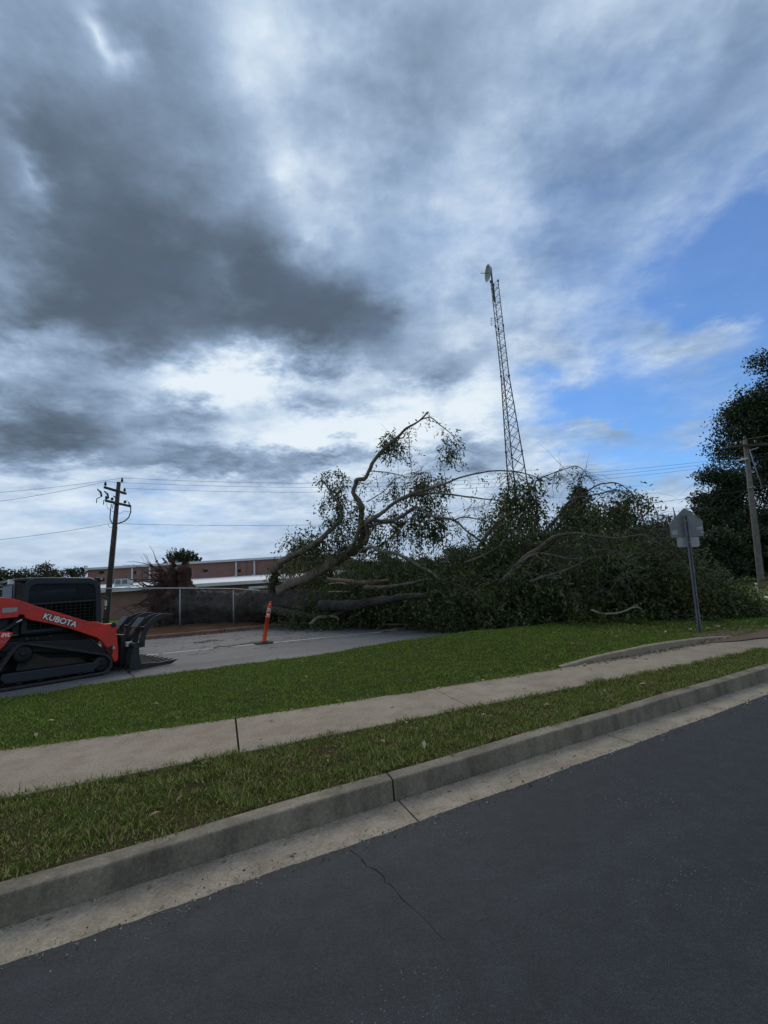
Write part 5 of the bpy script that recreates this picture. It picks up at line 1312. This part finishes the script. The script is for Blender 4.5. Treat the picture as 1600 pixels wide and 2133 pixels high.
# spiky evergreen showing over the parapet
cb_ = thing('spiky_tree', Vector((at(380, 1170, 66).x, 66, -.1)), 0, 'dark spiky-leaved tree showing over the parapet behind the root plate', 'tree')
zc = at(380, 1176, 66).z; bx = cb_.location.x
MB().tube([(bx, 66, -.1), (bx, 66, zc)], [.25, .16], 8).build('trunk', M['limb'], cb_)
B = []; Dn = []
for i in range(150):
    px = random.gauss(380, 17); o = at(px, random.uniform(1166, 1180), 66); o.y += random.uniform(-1, 1)
    h = max(.3, (1176 - (1146 + .02 * (px - 380) ** 2)) * .066 * random.uniform(.55, 1.0))
    d = Vector(((px - 380) * .022, random.gauss(0, .2), 1)).normalized()
    for k in range(26):
        t = k / 26; B.append(o + d * h * t); Dn.append((d + Vector((random.gauss(0, .55), random.gauss(0, .55), random.gauss(.1, .4)))).normalized())
B = np.array([tuple(b) for b in B]); Dn = np.array([tuple(b) for b in Dn])
quads('crown', leaf_quads(B, Dn, rng.uniform(.2, .42, len(B)), np.full(len(B), .1), .1), M['darkleaf'], cb_)

# ------------------------------------------------------------------ leaf litter
def litter(name, P_, size, label, flat=.25):
    n = len(P_); d = unit(np.stack([rng.normal(size=n), rng.normal(size=n), rng.normal(0, flat, n)], 1))
    up_ = np.zeros((n, 3)); up_[:, 2] = 1; side = unit(np.cross(d, up_ + rng.normal(0, .35, (n, 3))))
    L_ = (rng.uniform(.5, 1.3, n) * size)[:, None]; mid = P_ + d * L_ * .45 + up_ * L_ * .12
    V_ = np.stack([P_, mid + side * L_ * .25, P_ + d * L_, mid - side * L_ * .25], 1)
    return tag(quads(name, V_, M['litter']), label, 'leaves', kind='stuff')
P_ = []
for _ in range(330):
    s_ = 4.3 + 4.3 * rng.beta(2.2, 1.8); P_.append(tuple(st(s_, t_sw2(s_) - abs(rng.normal(0, .07)) - .01, .182)))
for _ in range(70):
    s_ = rng.uniform(-2, 9); P_.append(tuple(st(s_, t_sw2(s_) - abs(rng.normal(0, .05)), .182)))
for _ in range(14):
    s_ = rng.uniform(-2, 9); P_.append(tuple(st(s_, rng.uniform(t_sw1(s_), t_sw2(s_)), .182)))
litter('leaf_litter', np.array(P_), .055, 'dry brown leaves gathered along the low retaining kerb')
P_ = []
for _ in range(45):
    s_ = rng.uniform(-2, 8); t_ = rng.uniform(t_sw2(s_), t_lot(s_)); P_.append(tuple(st(s_, t_, lawn_z(s_, t_) + .045)))
for _ in range(26):
    s_ = rng.uniform(-1.3, 6); t_ = rng.uniform(t_kerb(s_) + .2, t_sw1(s_)); P_.append(tuple(st(s_, t_, .175)))
litter('leaf_litter', np.array(P_), .07, 'pale fallen leaves lying on the lawn and the grass verge')
P_ = []
for _ in range(34):
    s_ = rng.uniform(-1.2, 8); P_.append(tuple(st(s_, rng.uniform(t_gut(s_) + .02, t_kerb(s_) - .02), -.008)))
for _ in range(2):
    s_ = rng.uniform(-.6, 5); P_.append(tuple(st(s_, t_gut(s_) - rng.uniform(.2, 2.2), .02)))
for px, py in ((328, 1902), (470, 1790), (478, 1796), (460, 1793), (850, 1665), (1218, 1965)): P_.append(tuple(onz(px, py, -.005)))
litter('leaf_litter', np.array(P_), .036, 'small dead leaves and bits in the concrete gutter and on the road')
P_ = []
for _ in range(260):
    s_ = rng.uniform(-4, 3); P_.append(tuple(st(s_, t_fk(s_) - abs(rng.normal(0, .15)), .0)))
for _ in range(40): P_.append(tuple(SIGN + Vector((rng.normal(.2, .5), rng.normal(-.1, .18), .05))))
litter('leaf_litter', np.array(P_), .08, 'dead leaves along the stained far kerb and round the sign base')
tw2 = MB()
for px, py, a, L_ in ((1068, 1612, .75, .16),):
    c = onz(px, py, .0); d = Vector((math.cos(a), math.sin(a), 0)); tw2.tube([c - d * L_ / 2 + Vector((0, 0, .008)), c + Vector((0, 0, .014)), c + d * L_ / 2 + Vector((0, 0, .008))], .004, 5)
tag(tw2.build('gutter_twig', M['palewood']), 'pale straw-like twigs lying in the gutter and on the road', 'twig', kind='stuff')
